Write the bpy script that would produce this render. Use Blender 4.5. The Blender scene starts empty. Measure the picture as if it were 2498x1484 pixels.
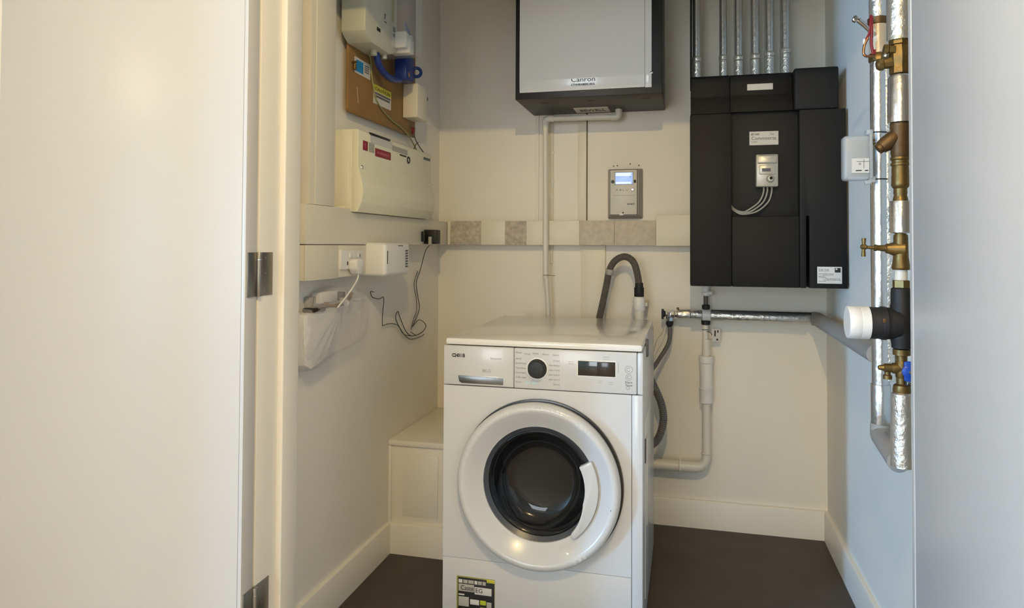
import bpy, bmesh, math, random
from mathutils import Vector, Matrix, noise

random.seed(7)
sc = bpy.context.scene
COL = sc.collection
PI = math.pi

# ------------------------------------------------------------------ camera, world, lights, exposure
cam_data = bpy.data.cameras.new('camera')
cam = bpy.data.objects.new('camera', cam_data)
COL.objects.link(cam)
yaw, pitch, roll = math.radians(13.972), math.radians(1.310), math.radians(0.287)
fw = Vector((-math.sin(yaw) * math.cos(pitch), math.cos(yaw) * math.cos(pitch), math.sin(pitch)))
rt = Vector((math.cos(yaw), math.sin(yaw), 0))
up = rt.cross(fw)
rt, up = math.cos(roll) * rt + math.sin(roll) * up, -math.sin(roll) * rt + math.cos(roll) * up
M = Matrix((rt, up, -fw)).transposed().to_4x4()
M.translation = Vector((0, 0, 1.14))
cam.matrix_world = M
cam_data.sensor_fit = 'HORIZONTAL'
cam_data.sensor_width = 36.0
cam_data.lens = 36.0 * 1696.84 / 2498.0
cam_data.shift_y = -(742.0 - 558.36) / 2498.0
cam_data.clip_start = 0.02
sc.camera = cam

sc.view_settings.view_transform = 'Standard'
sc.view_settings.look = 'None'
sc.view_settings.exposure = 0.0
sc.view_settings.gamma = 1.0
sc.view_settings.use_curve_mapping = False

world = bpy.data.worlds.new('world')
sc.world = world
world.use_nodes = True
world.node_tree.nodes['Background'].inputs[0].default_value = (0.75, 0.86, 1.0, 1)
world.node_tree.nodes['Background'].inputs[1].default_value = 0.2


def area_light(name, loc, target, sx, sy, power, color, shape='RECTANGLE', spread=PI):
    d = bpy.data.lights.new(name, 'AREA')
    d.shape = shape
    d.size, d.size_y = sx, sy
    d.energy = power
    d.color = color
    d.spread = spread
    o = bpy.data.objects.new(name, d)
    COL.objects.link(o)
    o.location = loc
    o.rotation_euler = (Vector(target) - Vector(loc)).to_track_quat('-Z', 'Y').to_euler()
    return o




def bulb(name, loc, power, color, radius=0.04):
    d = bpy.data.lights.new(name, 'POINT')
    d.energy = power
    d.color = color
    d.shadow_soft_size = radius
    o = bpy.data.objects.new(name, d)
    COL.objects.link(o)
    o.location = loc
    return o


bulb('hall_lamp', (0.0, 0.0, 2.33), 62, (1.0, 0.735, 0.345), 0.013)
bulb('far_hall_lamp', (-2.75, -0.42, 2.30), 14, (1.0, 0.8, 0.5), 0.06)
area_light('window_daylight', (-8.0, -5.1, 1.3), (-0.2, 1.9, 1.1), 0.6, 1.9, 580, (0.265, 0.555, 1.0))
area_light('rear_window_daylight', (-1.4, -5.4, 1.4), (-0.4, 2.0, 1.0), 1.9, 1.7, 93, (0.86, 0.94, 1.0))


# ------------------------------------------------------------------ materials
def lin(c):
    c /= 255.0
    return c / 12.92 if c <= 0.04045 else ((c + 0.055) / 1.055) ** 2.4


def rgb(r, g, b):
    return (lin(r), lin(g), lin(b), 1)


def mat(name, col, rough=0.5, metal=0.0, bump=0.0, bscale=200.0, var=0.0, vscale=4.0, spec=0.5, coat=0.0, emit=0.0, detail=3.0):
    m = bpy.data.materials.new(name)
    m.use_nodes = True
    nt = m.node_tree
    p = nt.nodes['Principled BSDF']
    c = rgb(*col)
    p.inputs['Base Color'].default_value = c
    p.inputs['Roughness'].default_value = rough
    p.inputs['Metallic'].default_value = metal
    p.inputs['Specular IOR Level'].default_value = spec
    p.inputs['Coat Weight'].default_value = coat
    if emit:
        p.inputs['Emission Color'].default_value = c
        p.inputs['Emission Strength'].default_value = emit
    tc = nt.nodes.new('ShaderNodeTexCoord')
    if var:
        n = nt.nodes.new('ShaderNodeTexNoise')
        n.inputs['Scale'].default_value = vscale
        n.inputs['Detail'].default_value = 4
        nt.links.new(tc.outputs['Object'], n.inputs['Vector'])
        r = nt.nodes.new('ShaderNodeValToRGB')
        r.color_ramp.elements[0].position = 0.3
        r.color_ramp.elements[1].position = 0.7
        r.color_ramp.elements[0].color = tuple(x * (1 - var) for x in c[:3]) + (1,)
        r.color_ramp.elements[1].color = tuple(min(1, x * (1 + var)) for x in c[:3]) + (1,)
        nt.links.new(n.outputs['Fac'], r.inputs['Fac'])
        nt.links.new(r.outputs['Color'], p.inputs['Base Color'])
    if bump:
        n = nt.nodes.new('ShaderNodeTexNoise')
        n.inputs['Scale'].default_value = bscale
        n.inputs['Detail'].default_value = detail
        nt.links.new(tc.outputs['Object'], n.inputs['Vector'])
        b = nt.nodes.new('ShaderNodeBump')
        b.inputs['Strength'].default_value = bump
        b.inputs['Distance'].default_value = 0.004
        nt.links.new(n.outputs['Fac'], b.inputs['Height'])
        nt.links.new(b.outputs['Normal'], p.inputs['Normal'])
    return m


def clear_mat(name, col, opacity, rough=0.1, bump=0.0, bscale=40.0):
    """thin clear plastic or glass: part of the light passes straight through"""
    m = mat(name, col, rough, bump=bump, bscale=bscale)
    nt = m.node_tree
    p = nt.nodes['Principled BSDF']
    t = nt.nodes.new('ShaderNodeBsdfTransparent')
    mix = nt.nodes.new('ShaderNodeMixShader')
    out = nt.nodes['Material Output']
    mix.inputs[0].default_value = opacity
    nt.links.new(t.outputs[0], mix.inputs[1])
    nt.links.new(p.outputs[0], mix.inputs[2])
    nt.links.new(mix.outputs[0], out.inputs['Surface'])
    return m


m_wall = mat('wall_paint', (243, 237, 224), 0.75, bump=0.05, bscale=160, var=0.02, vscale=3)
m_trim = mat('satin_trim_paint', (240, 234, 222), 0.38, bump=0.02, bscale=60)
m_door = mat('door_paint', (205, 203, 200), 0.30, bump=0.03, bscale=90, spec=0.4)
m_ceil = mat('ceiling_paint', (235, 232, 226), 0.9)
m_floor = mat('dark_vinyl', (68, 61, 55), 0.55, bump=0.06, bscale=300, var=0.16, vscale=9)
m_steel = mat('brushed_steel', (150, 145, 136), 0.38, 1.0, bump=0.02, bscale=80)
m_chrome = mat('chrome', (205, 205, 205), 0.15, 1.0)
m_white = mat('white_enamel', (210, 209, 207), 0.24, coat=0.2)
m_lid = mat('white_lid_gloss', (240, 236, 228), 0.2, coat=0.5)
m_cover = mat('gloss_white_cover', (240, 238, 236), 0.2, coat=0.3)
m_whitep = mat('white_plastic', (236, 233, 226), 0.35)
m_cream = mat('cream_plastic', (232, 224, 204), 0.42)
m_cu = mat('cream_steel', (238, 234, 206), 0.36)
m_pipe = mat('white_pvc', (228, 222, 208), 0.38)
m_greyp = mat('light_grey_plastic', (170, 166, 158), 0.45)
m_silver = mat('silver_plastic', (188, 184, 172), 0.32, 0.25)
m_black = mat('black_casing', (20, 18, 17), 0.62, bump=0.06, bscale=400, spec=0.3)
m_blackg = mat('black_gloss', (14, 14, 15), 0.12, coat=0.5)
m_blackm = mat('black_metal', (20, 19, 18), 0.45)
m_rubber = mat('black_rubber', (26, 26, 28), 0.6)
m_ink = mat('black_print', (30, 28, 26), 0.6)
m_inkg = mat('grey_print', (150, 152, 154), 0.6)
m_inkm = mat('mid_grey_print', (96, 98, 100), 0.6)
m_hoseg = mat('grey_hose', (98, 92, 84), 0.55)
m_hosed = mat('dark_grey_hose', (104, 103, 102), 0.5)
m_lag = mat('grey_lagging', (160, 156, 150), 0.6, bump=0.08, bscale=60)
m_foil = mat('aluminium_foil', (216, 216, 215), 0.27, 0.96, bump=0.35, bscale=55, detail=5)
m_foilc = mat('crumpled_foil', (218, 216, 210), 0.28, 0.85, bump=0.9, bscale=75, detail=6)
m_tape = mat('foil_tape', (228, 226, 218), 0.3, 0.85, bump=0.8, bscale=120)
m_brass = mat('brass', (122, 101, 60), 0.42, 0.8, bump=0.08, bscale=120, var=0.15, vscale=40)
m_bronze = mat('bronze_casting', (98, 75, 46), 0.5, 0.6, bump=0.15, bscale=200, var=0.15, vscale=30)
m_copper = mat('copper', (168, 120, 88), 0.3, 1.0)
m_board = mat('brown_board', (140, 106, 60), 0.6, var=0.14, vscale=7, bump=0.05, bscale=200)
m_meter = mat('meter_grey', (196, 196, 178), 0.4)
m_clear = clear_mat('clear_plastic', (225, 228, 232), 0.28, 0.08)
m_frost = clear_mat('frosted_plastic', (208, 211, 210), 0.5, 0.25)
m_bag = clear_mat('polythene', (246, 240, 236), 0.28, 0.18, bump=0.6, bscale=55)
m_glass = clear_mat('dark_glass', (20, 21, 24), 0.78, 0.03)
m_drum = mat('drum_steel', (110, 110, 112), 0.35, 0.9)
m_gasket = mat('grey_gasket', (66, 70, 78), 0.3)
m_ring_dark = mat('dark_rim', (58, 58, 58), 0.2, 0.7)
m_blue = mat('blue_insulation', (26, 52, 128), 0.42)
m_bluel = mat('blue_valve_handle', (24, 78, 178), 0.35)
m_cyan = mat('cyan_print', (28, 134, 190), 0.5)
m_red = mat('red_label', (146, 20, 44), 0.5)
m_redw = mat('red_wire', (128, 14, 28), 0.45)
m_yellow = mat('yellow_label', (206, 194, 60), 0.5)
m_olive = mat('olive_label', (150, 142, 56), 0.5)
m_lime = mat('lime_print', (186, 198, 40), 0.5)
m_paper = mat('paper_label', (214, 210, 202), 0.6)
m_paperg = mat('grey_label', (176, 172, 160), 0.6)
m_stain = mat('stained_plaster', (196, 184, 166), 0.9, bump=0.5, bscale=120, var=0.22, vscale=60)
m_screen = mat('lcd_screen', (150, 178, 236), 0.3, emit=0.75)
m_screenl = mat('lcd_screen_pale', (196, 214, 250), 0.3, emit=0.85)
m_greenw = mat('pale_green_cable', (150, 148, 96), 0.5)
m_cableg = mat('grey_cable', (74, 76, 72), 0.5)
m_cablel = mat('light_grey_cable', (158, 156, 148), 0.4)
m_dirt = mat('dirty_mark', (96, 82, 62), 0.9)
m_led = mat('white_led', (250, 250, 250), 0.3)


# ------------------------------------------------------------------ mesh helpers
def finish(name, bm, material, parent=None, origin=None, smooth=True, angle=38):
    """link a bmesh (world coordinates) as one object; its origin is the thing's base"""
    if origin is None:
        origin = Vector((0, 0, 0))
        if parent is not None:
            origin = Vector(parent['_o'])
    bmesh.ops.recalc_face_normals(bm, faces=bm.faces)
    bmesh.ops.translate(bm, vec=-Vector(origin), verts=bm.verts)
    me = bpy.data.meshes.new(name)
    bm.to_mesh(me)
    bm.free()
    if smooth:
        me.polygons.foreach_set('use_smooth', [True] * len(me.polygons))
        me.set_sharp_from_angle(angle=math.radians(angle))
    mats = material if isinstance(material, (list, tuple)) else [material]
    for m in mats:
        me.materials.append(m)
    o = bpy.data.objects.new(name, me)
    COL.objects.link(o)
    o['_o'] = tuple(origin)
    if parent is not None:
        o.parent = parent
    else:
        o.location = origin
    return o


def thing(name, label, cat, loc, group=None):
    o = bpy.data.objects.new(name, None)
    o.empty_display_size = 0.05
    COL.objects.link(o)
    o.location = loc
    o['_o'] = tuple(loc)
    o['label'] = label
    o['category'] = cat
    if group:
        o['group'] = group
    return o


def tag(o, label, cat, group=None, kind=None):
    o['label'] = label
    o['category'] = cat
    if group:
        o['group'] = group
    if kind:
        o['kind'] = kind
    return o


def struct(name, bm, m, label=None, parent=None):
    o = finish(name, bm, m, parent, origin=None if parent else (0, 0, 0))
    if parent is None:
        o['kind'] = 'structure'
        if label:
            o['label'] = label
    return o


def box(bm, x0, x1, y0, y1, z0, z1, bev=0.0, seg=2):
    t = bmesh.new()
    vs = [t.verts.new((x, y, z)) for x in (x0, x1) for y in (y0, y1) for z in (z0, z1)]
    for f in ((0, 1, 3, 2), (4, 6, 7, 5), (0, 4, 5, 1), (2, 3, 7, 6), (0, 2, 6, 4), (1, 5, 7, 3)):
        t.faces.new([vs[i] for i in f])
    if bev:
        bmesh.ops.bevel(t, geom=t.edges[:], offset=bev, segments=seg, profile=0.5, affect='EDGES')
    merge(bm, t)
    return bm


def merge(bm, t):
    me = bpy.data.meshes.new('_t')
    t.to_mesh(me)
    t.free()
    bm.from_mesh(me)
    bpy.data.meshes.remove(me)


def prism(bm, pts, axis, a0, a1, bev=0.0, seg=2):
    """extrude a polygon; axis Y: pts are (x,z); axis X: pts are (y,z); axis Z: pts are (x,y)"""
    t = bmesh.new()

    def mk(p, a):
        return {'Y': (p[0], a, p[1]), 'X': (a, p[0], p[1]), 'Z': (p[0], p[1], a)}[axis]
    v0 = [t.verts.new(mk(p, a0)) for p in pts]
    v1 = [t.verts.new(mk(p, a1)) for p in pts]
    t.faces.new(v0)
    t.faces.new(v1[::-1])
    n = len(pts)
    for i in range(n):
        t.faces.new((v0[i], v0[(i + 1) % n], v1[(i + 1) % n], v1[i]))
    bmesh.ops.recalc_face_normals(t, faces=t.faces)
    if bev:
        bmesh.ops.bevel(t, geom=t.edges[:], offset=bev, segments=seg, profile=0.5, affect='EDGES')
    merge(bm, t)
    return bm


def frame(d):
    d = d.normalized()
    a = Vector((0, 0, 1)) if abs(d.z) < 0.9 else Vector((1, 0, 0))
    u = d.cross(a).normalized()
    return u, d.cross(u).normalized()


def lathe(bm, p0, direction, prof, n=28, cap=True):
    """prof: (distance along direction, radius) list"""
    p0, d = Vector(p0), Vector(direction).normalized()
    u, w = frame(d)
    rings = []
    for t, r in prof:
        c = p0 + d * t
        if r < 1e-6:
            rings.append([bm.verts.new(c)])
        else:
            rings.append([bm.verts.new(c + (u * math.cos(2 * PI * i / n) + w * math.sin(2 * PI * i / n)) * r) for i in range(n)])
    for a, b in zip(rings, rings[1:]):
        for i in range(n):
            j = (i + 1) % n
            if len(a) == 1 and len(b) == 1:
                continue
            if len(a) == 1:
                bm.faces.new((a[0], b[i], b[j]))
            elif len(b) == 1:
                bm.faces.new((a[i], a[j], b[0]))
            else:
                bm.faces.new((a[i], a[j], b[j], b[i]))
    if cap:
        for r in (rings[0], rings[-1]):
            if len(r) > 2:
                bm.faces.new(r)
    return bm


def cyl(bm, p0, p1, r, n=24, bev=0.0):
    p0, p1 = Vector(p0), Vector(p1)
    L = (p1 - p0).length
    b = min(bev, L * 0.4, r * 0.6)
    prof = [(0, r), (L, r)] if not b else [(0, r - b), (b * 0.3, r - b * 0.3), (b, r), (L - b, r), (L - b * 0.3, r - b * 0.3), (L, r - b)]
    return lathe(bm, p0, p1 - p0, prof, n)


def smooth_path(pts, n=8):
    P = [Vector(p) for p in pts]
    P = [P[0] * 2 - P[1]] + P + [P[-1] * 2 - P[-2]]
    out = []
    for i in range(1, len(P) - 2):
        a, b, c, d = P[i - 1:i + 3]
        for k in range(n):
            t = k / n
            out.append(0.5 * ((2 * b) + (c - a) * t + (2 * a - 5 * b + 4 * c - d) * t * t + (3 * b - a - 3 * c + d) * t ** 3))
    out.append(P[-2])
    return out


def round_path(pts, r, n=7):
    """straight runs with rounded bends"""
    P = [Vector(p) for p in pts]
    out = [P[0]]
    for a, b, c in zip(P, P[1:], P[2:]):
        d0, d1 = (a - b).normalized(), (c - b).normalized()
        k = min(r, (a - b).length * 0.49, (c - b).length * 0.49)
        s, e = b + d0 * k, b + d1 * k
        for i in range(n + 1):
            t = i / n
            out.append(s * (1 - t) ** 2 + b * 2 * t * (1 - t) + e * t * t)
    out.append(P[-1])
    return out


def tube(bm, path, r, n=14, cap=True):
    """r: number or function of (index, fraction)"""
    P = [Vector(p) for p in path]
    m = len(P)
    tang = [(P[min(i + 1, m - 1)] - P[max(i - 1, 0)]).normalized() for i in range(m)]
    u, _ = frame(tang[0])
    rings = []
    for i in range(m):
        u = (u - tang[i] * u.dot(tang[i])).normalized()
        w = tang[i].cross(u)
        rr = r(i, i / (m - 1)) if callable(r) else r
        rings.append([bm.verts.new(P[i] + (u * math.cos(2 * PI * k / n) + w * math.sin(2 * PI * k / n)) * rr) for k in range(n)])
    for a, b in zip(rings, rings[1:]):
        for k in range(n):
            j = (k + 1) % n
            bm.faces.new((a[k], a[j], b[j], b[k]))
    if cap:
        bm.faces.new(rings[0])
        bm.faces.new(rings[-1])
    return bm


def resample(path, step):
    out, acc = [path[0]], 0.0
    for a, b in zip(path, path[1:]):
        L = (b - a).length
        while acc + L >= step:
            t = (step - acc) / L
            a = a + (b - a) * t
            out.append(a)
            L = (b - a).length
            acc = 0.0
        acc += L
    return out


def corrugated(bm, path, r, pitch=0.006, depth=0.0018, n=16):
    P = resample(path, pitch / 4)
    return tube(bm, P, lambda i, t: r - depth * (0.5 - 0.5 * math.cos(i * PI / 2)), n)


def torus(bm, c, axis, R, r, n=28, k=10, a0=0.0, a1=2 * PI):
    u, w = frame(Vector(axis))
    full = abs(a1 - a0 - 2 * PI) < 1e-4
    N = n if full else n + 1
    path = [Vector(c) + (u * math.cos(a0 + (a1 - a0) * i / n) + w * math.sin(a0 + (a1 - a0) * i / n)) * R for i in range(N)]
    if full:
        path.append(path[0])
    return tube(bm, path, r, k, cap=not full)


def part(name, parent, material, build, label=None, **kw):
    bm = bmesh.new()
    build(bm)
    o = finish(name, bm, material, parent, **kw)
    if label:
        o['label'] = label
    return o


def pbox(name, parent, material, x0, x1, y0, y1, z0, z1, bev=0.002, label=None):
    return part(name, parent, material, lambda bm: box(bm, x0, x1, y0, y1, z0, z1, bev), label)


def solid(name, label, cat, material, build, loc, group=None):
    bm = bmesh.new()
    build(bm)
    o = finish(name, bm, material, None, origin=loc)
    return tag(o, label, cat, group)


FACES = {'front': ((1, 0, 0), (0, 0, 1), (0, -1, 0)), 'leftwall': ((0, 1, 0), (0, 0, 1), (1, 0, 0)), 'under': ((1, 0, 0), (0, -1, 0), (0, 0, -1))}


def text(name, s, size, material, parent, loc, face='front', width=None, bold=0.0, thick=0.0006, align='LEFT'):
    cu = bpy.data.curves.new('_txt', 'FONT')
    cu.body = s
    cu.size = size
    cu.extrude = thick / 2
    cu.offset = bold
    cu.align_x = align
    cu.resolution_u = 3
    to = bpy.data.objects.new('_txt', cu)
    COL.objects.link(to)
    dg = bpy.context.evaluated_depsgraph_get()
    me = bpy.data.meshes.new_from_object(to.evaluated_get(dg))
    bpy.data.objects.remove(to)
    bpy.data.curves.remove(cu)
    R, U, N = (Vector(v) for v in FACES[face])
    xs = [v.co.x for v in me.vertices]
    k = 1.0
    if width and xs:
        k = width / (max(xs) - min(xs))
    org = Vector(parent['_o'])
    for v in me.vertices:
        c = v.co.copy()
        v.co = Vector(loc) - org + R * c.x * k + U * c.y + N * c.z
    me.name = name
    me.materials.clear()
    me.materials.append(material)
    o = bpy.data.objects.new(name, me)
    COL.objects.link(o)
    o.parent = parent
    o['_o'] = tuple(org)
    return o


# ------------------------------------------------------------------ room
XL, XR, YB, YI, YO, ZC = -1.07, 0.537, 2.943, 1.57, 1.405, 2.40   # closet walls, inner and outer face of the front wall, ceiling
OL, OR, OT = -0.946, 0.445, 2.003                                # door opening
HX0, HX1, HY0 = -8.3, 1.9, -5.6                                 # hall in front of the closet


def sbox(name, m, *a, label=None):
    bm = bmesh.new()
    box(bm, *a)
    return struct(name, bm, m, label)


sbox('floor', m_floor, XL - 0.1, XR + 0.1, 1.48, YB + 0.1, -0.06, 0.0, label='dark grey vinyl floor of the cupboard')
sbox('floor_hall', mat('pale_bounce_floor', (206, 184, 150), 0.5, var=0.08, vscale=5), HX0, HX1, HY0, 1.48, -0.06, 0.0, label='unseen hall floor in a pale wood tone set to bounce light')  # unseen; pale tone chosen to bounce warm light up into the cupboard
sbox('ceiling', m_ceil, HX0, HX1, HY0, YB + 0.1, ZC, ZC + 0.06, label='white ceiling')
sbox('wall_back', m_wall, XL - 0.1, XR + 0.1, YB, YB + 0.1, 0, ZC, label='cream painted rear wall of the cupboard')
sbox('wall_left', m_wall, XL - 0.1, XL, YI, YB, 0, ZC, label='cream painted left wall of the cupboard')
sbox('wall_right', m_wall, XR, XR + 0.1, YI, YB, 0, ZC, label='white right wall carrying the pipes')
bm = bmesh.new()
box(bm, HX0, OL - 0.03, YO + 0.004, YI, 0, ZC)
box(bm, OR + 0.03, HX1, YO + 0.004, YI, 0, ZC)
box(bm, OL - 0.03, OR + 0.03, YO + 0.004, YI, OT + 0.03, ZC)
struct('wall_front', bm, m_wall, 'front wall around the cupboard doorway')
bm = bmesh.new()
box(bm, HX0 - 0.1, HX0, HY0, YO, 0, 0.3)
box(bm, HX0 - 0.1, HX0, HY0, YO, 2.26, ZC)
box(bm, HX0 - 0.1, HX0, HY0, -5.45, 0.3, 2.26)
box(bm, HX0 - 0.1, HX0, -4.75, YO, 0.3, 2.26)
struct('wall_hall_far', bm, m_wall, 'far hall wall with a tall window')
sbox('wall_hall_blocker', m_wall, -2.5, -2.4, 0.06, YO, 0, ZC, label='added unseen hall wall keeping window daylight off the left door')  # added out of view to block the window daylight from the left door
sbox('wall_hall_right', m_wall, HX1, HX1 + 0.1, HY0, YO, 0, ZC, label='hall wall to the right of the doorway')
bm = bmesh.new()
box(bm, HX0, HX1, HY0 - 0.1, HY0, 0, 0.5)
box(bm, HX0, HX1, HY0 - 0.1, HY0, 2.25, ZC)
box(bm, HX0, -2.4, HY0 - 0.1, HY0, 0.5, 2.25)
box(bm, -0.4, HX1, HY0 - 0.1, HY0, 0.5, 2.25)
struct('wall_hall_rear', bm, m_wall, 'hall wall behind the viewer with a window')


def skirting(name, x0, x1, y0, y1, side, label):
    """boards 110 mm high with a rounded top edge"""
    bm = bmesh.new()
    h, t, c = 0.112, 0.015, 0.007
    prof = [(0, 0), (t, 0), (t, h - c), (t - c * 0.35, h - c * 0.3), (t - c, h), (0, h)]
    if side == 'left':
        prism(bm, [(x0 + a, b) for a, b in prof], 'Y', y0, y1)
    elif side == 'right':
        prism(bm, [(x1 - a, b) for a, b in prof], 'Y', y0, y1)
    else:
        prism(bm, [(y1 - a, b) for a, b in prof], 'X', x0, x1)
    return struct(name, bm, m_trim, label)


skirting('baseboard_left', XL, XL + 0.015, YI, 2.405, 'left', 'white skirting along the left wall')
skirting('baseboard_back', -0.73, XR, YB - 0.015, YB, 'back', 'white skirting along the rear wall')
skirting('baseboard_right', XR - 0.015, XR, YI, YB - 0.015, 'right', 'white skirting along the right wall')

# door frame: lining with a planted stop, left, right and head
bm = bmesh.new()
box(bm, OL - 0.03, OL, YO, YI + 0.004, 0, OT + 0.03, 0.001)
box(bm, OL - 0.004, OL + 0.014, 1.487, YI - 0.012, 0, OT, 0.004, 3)
struct('trim_1', bm, m_trim, 'left door jamb with a rounded stop')
bm = bmesh.new()
box(bm, OR, OR + 0.03, YO, YI + 0.004, 0, OT + 0.03, 0.001)
struct('trim_2', bm, m_trim, 'right door jamb')
bm = bmesh.new()
box(bm, OL, OR, YO, YI + 0.004, OT, OT + 0.03, 0.001)
struct('trim_3', bm, m_trim, 'head of the door frame')


def door_leaf(name, x0, x1, y0, y1, label, lip):
    bm = bmesh.new()
    box(bm, x0, x1, y0, y1, 0.008, OT - 0.004, 0.0015)
    o = struct(name, bm, m_door, label)
    bm = bmesh.new()
    lip(bm)
    finish('edge_lipping', bm, m_door, o)
    return o


# left leaf folded right back against the front wall, right leaf standing square to it
d1 = door_leaf('door_1', OL - 0.70, OL - 0.0115, 1.357, 1.399, 'white cupboard door folded back on the left',
               lambda bm: box(bm, OL - 0.0105, OL - 0.001, 1.3565, 1.3995, 0.008, OT - 0.004, 0.0015))
d2 = door_leaf('door_2', 0.3975, 0.441, 0.72, 1.387, 'white cupboard door standing open on the right',
               lambda bm: box(bm, 0.397, 0.4415, 1.388, 1.4, 0.008, OT - 0.004, 0.0015))
for zt in (1.1195, 0.364):
    h = part('hinge', d1, m_steel, lambda bm: cyl(bm, (OL + 0.004, 1.401, zt - 0.1), (OL + 0.004, 1.401, zt), 0.0065, 16, 0.001), 'grey steel butt hinge')
    h['_o'] = (0, 0, 0)
    for (ya, yb) in ((1.3625, 1.397), (1.405, 1.459)):
        part('hinge_leaf', h, m_steel, lambda bm: box(bm, OL - 0.0008, OL + 0.0018, ya, yb, zt - 0.1, zt, 0.0006))
    for k in (0.014, 0.05, 0.086):
        part('screw', h, m_steel, lambda bm: lathe(bm, (OL + 0.0016, 1.432, zt - k), (1, 0, 0), [(0, 0.0042), (0.0006, 0.0038), (0.0004, 0)], 12, False))
    part('knuckle_ring', h, m_chrome, lambda bm: cyl(bm, (OL + 0.004, 1.401, zt - 0.0175), (OL + 0.004, 1.401, zt - 0.0155), 0.0069, 16))

# ------------------------------------------------------------------ boxed-in ledge, rear left corner
lg = thing('boxed_ledge', 'low white boxed-in ledge in the rear left corner behind the washing machine', 'ledge', (-0.9, 2.68, 0))
pbox('front_panel', lg, m_trim, XL, -0.735, 2.42, 2.435, 0, 0.392, 0.001)
pbox('side_panel', lg, m_trim, -0.75, -0.735, 2.435, YB, 0, 0.392, 0.001)
pbox('top_board', lg, m_trim, XL, -0.728, 2.411, YB, 0.393, 0.415, 0.005)
ap = pbox('access_panel', lg, m_trim, -1.012, -0.875, 2.4165, 2.4205, 0.14, 0.366, 0.001)
part('skirting', lg, m_trim, lambda bm: prism(bm, [(2.42, 0), (2.405, 0), (2.405, 0.105), (2.4076, 0.110), (2.412, 0.112), (2.42, 0.112)], 'X', XL + 0.0005, -0.735))
pbox('edge_strip', lg, m_trim, XL, XL + 0.012, 2.414, 2.42, 0.112, 0.392, 0.002)

# ------------------------------------------------------------------ washing machine
WX0, WX1, WY0, WY1 = -0.711, -0.115, 2.009, 2.70
wm = thing('washing_machine', 'white front-loading washing machine with a round dark glass door', 'washing machine', ((WX0 + WX1) / 2, 2.35, 0))


DC = Vector((-0.4135, 0, 0.4445))


def holed_plate(bm, x0, x1, z0, z1, y0, y1, r, n=72):
    """flat plate with a round opening around the door centre"""
    angs = sorted([2 * PI * i / n for i in range(n)] + [math.atan2(z - DC.z, x - DC.x) % (2 * PI) for x in (x0, x1) for z in (z0, z1)])
    rows = []
    for a in angs:
        c, s_ = math.cos(a), math.sin(a)
        t = min([((x1 if c > 0 else x0) - DC.x) / c if abs(c) > 1e-6 else 9, ((z1 if s_ > 0 else z0) - DC.z) / s_ if abs(s_) > 1e-6 else 9])
        rows.append([bm.verts.new((DC.x + c * k, y, DC.z + s_ * k)) for k, y in ((r, y0), (t, y0), (t, y1), (r, y1))])
    for a, b in zip(rows, rows[1:] + rows[:1]):
        for i in range(4):
            j = (i + 1) % 4
            bm.faces.new((a[i], b[i], b[j], a[j]))


def wm_body(bm):
    box(bm, WX0, WX0 + 0.012, WY0 + 0.006, WY1, 0.018, 0.834, 0.005, 3)
    box(bm, WX1 - 0.012, WX1, WY0 + 0.006, WY1, 0.018, 0.834, 0.005, 3)
    box(bm, WX0 + 0.01, WX1 - 0.01, WY1 - 0.012, WY1, 0.018, 0.834)
    box(bm, WX0 + 0.01, WX1 - 0.01, WY0 + 0.012, WY1 - 0.01, 0.018, 0.03)


part('cabinet', wm, m_white, wm_body)
pbox('top_lid', wm, m_lid, WX0 + 0.004, WX1 - 0.002, WY0 + 0.001, WY1 + 0.005, 0.8355, 0.857, 0.008)
for (x, y) in ((-0.67, 2.05), (-0.155, 2.05), (-0.67, 2.65), (-0.155, 2.65)):
    part('foot', wm, m_rubber, lambda bm: cyl(bm, (x, y, 0), (x, y, 0.02), 0.02, 16, 0.003))
# front skins leave fine dark joints between them
part('front_panel', wm, m_white, lambda bm: holed_plate(bm, WX0 + 0.001, -0.1475, 0.2015, 0.7145, WY0 - 0.001, WY0 + 0.012, 0.19))
pbox('front_strip', wm, m_white, -0.1465, WX1 - 0.001, WY0 - 0.001, WY0 + 0.012, 0.03, 0.7145, 0.0025)
pbox('kick_panel', wm, m_white, WX0 + 0.001, -0.1475, WY0 - 0.001, WY0 + 0.012, 0.03, 0.2005, 0.0015)
fas = pbox('control_fascia', wm, m_white, -0.4905, -0.1325, WY0 - 0.003, WY0 + 0.012, 0.7165, 0.8345, 0.003)
pbox('fascia_end', wm, m_white, -0.1315, WX1, WY0 - 0.002, WY0 + 0.012, 0.7165, 0.8345, 0.003)
drw = pbox('detergent_drawer', wm, m_white, WX0, -0.4915, WY0 - 0.003, WY0 + 0.012, 0.7165, 0.8345, 0.004)


def drw_handle(bm):
    prism(bm, [(-0.664, 0.7455), (-0.661, 0.728), (-0.652, 0.7225), (-0.523, 0.7225), (-0.5225, 0.7435), (-0.66, 0.7465)], 'Y', WY0 - 0.0045, WY0 - 0.002, 0.001)


part('drawer_grip', drw, m_white, lambda bm: prism(bm, [(-0.669, 0.7485), (-0.665, 0.724), (-0.654, 0.719), (-0.519, 0.719), (-0.5185, 0.7475)], 'Y', WY0 - 0.0042, WY0 - 0.002, 0.001))
part('drawer_recess', drw, mat('satin_steel_strip', (120, 122, 124), 0.3, 0.8, bump=0.15, bscale=30), drw_handle, 'dark silver finger recess')
text('brand_text', 'C24011B', 0.0145, m_ink, drw, (-0.684, WY0 - 0.0032, 0.8005), width=0.041, bold=0.0006)
text('drawer_text', 'Inverter', 0.011, m_inkg, drw, (-0.563, WY0 - 0.0032, 0.797), width=0.034)
text('load_text', '8KG', 0.012, m_inkg, drw, (-0.589, WY0 - 0.0032, 0.7585), width=0.026)

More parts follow.
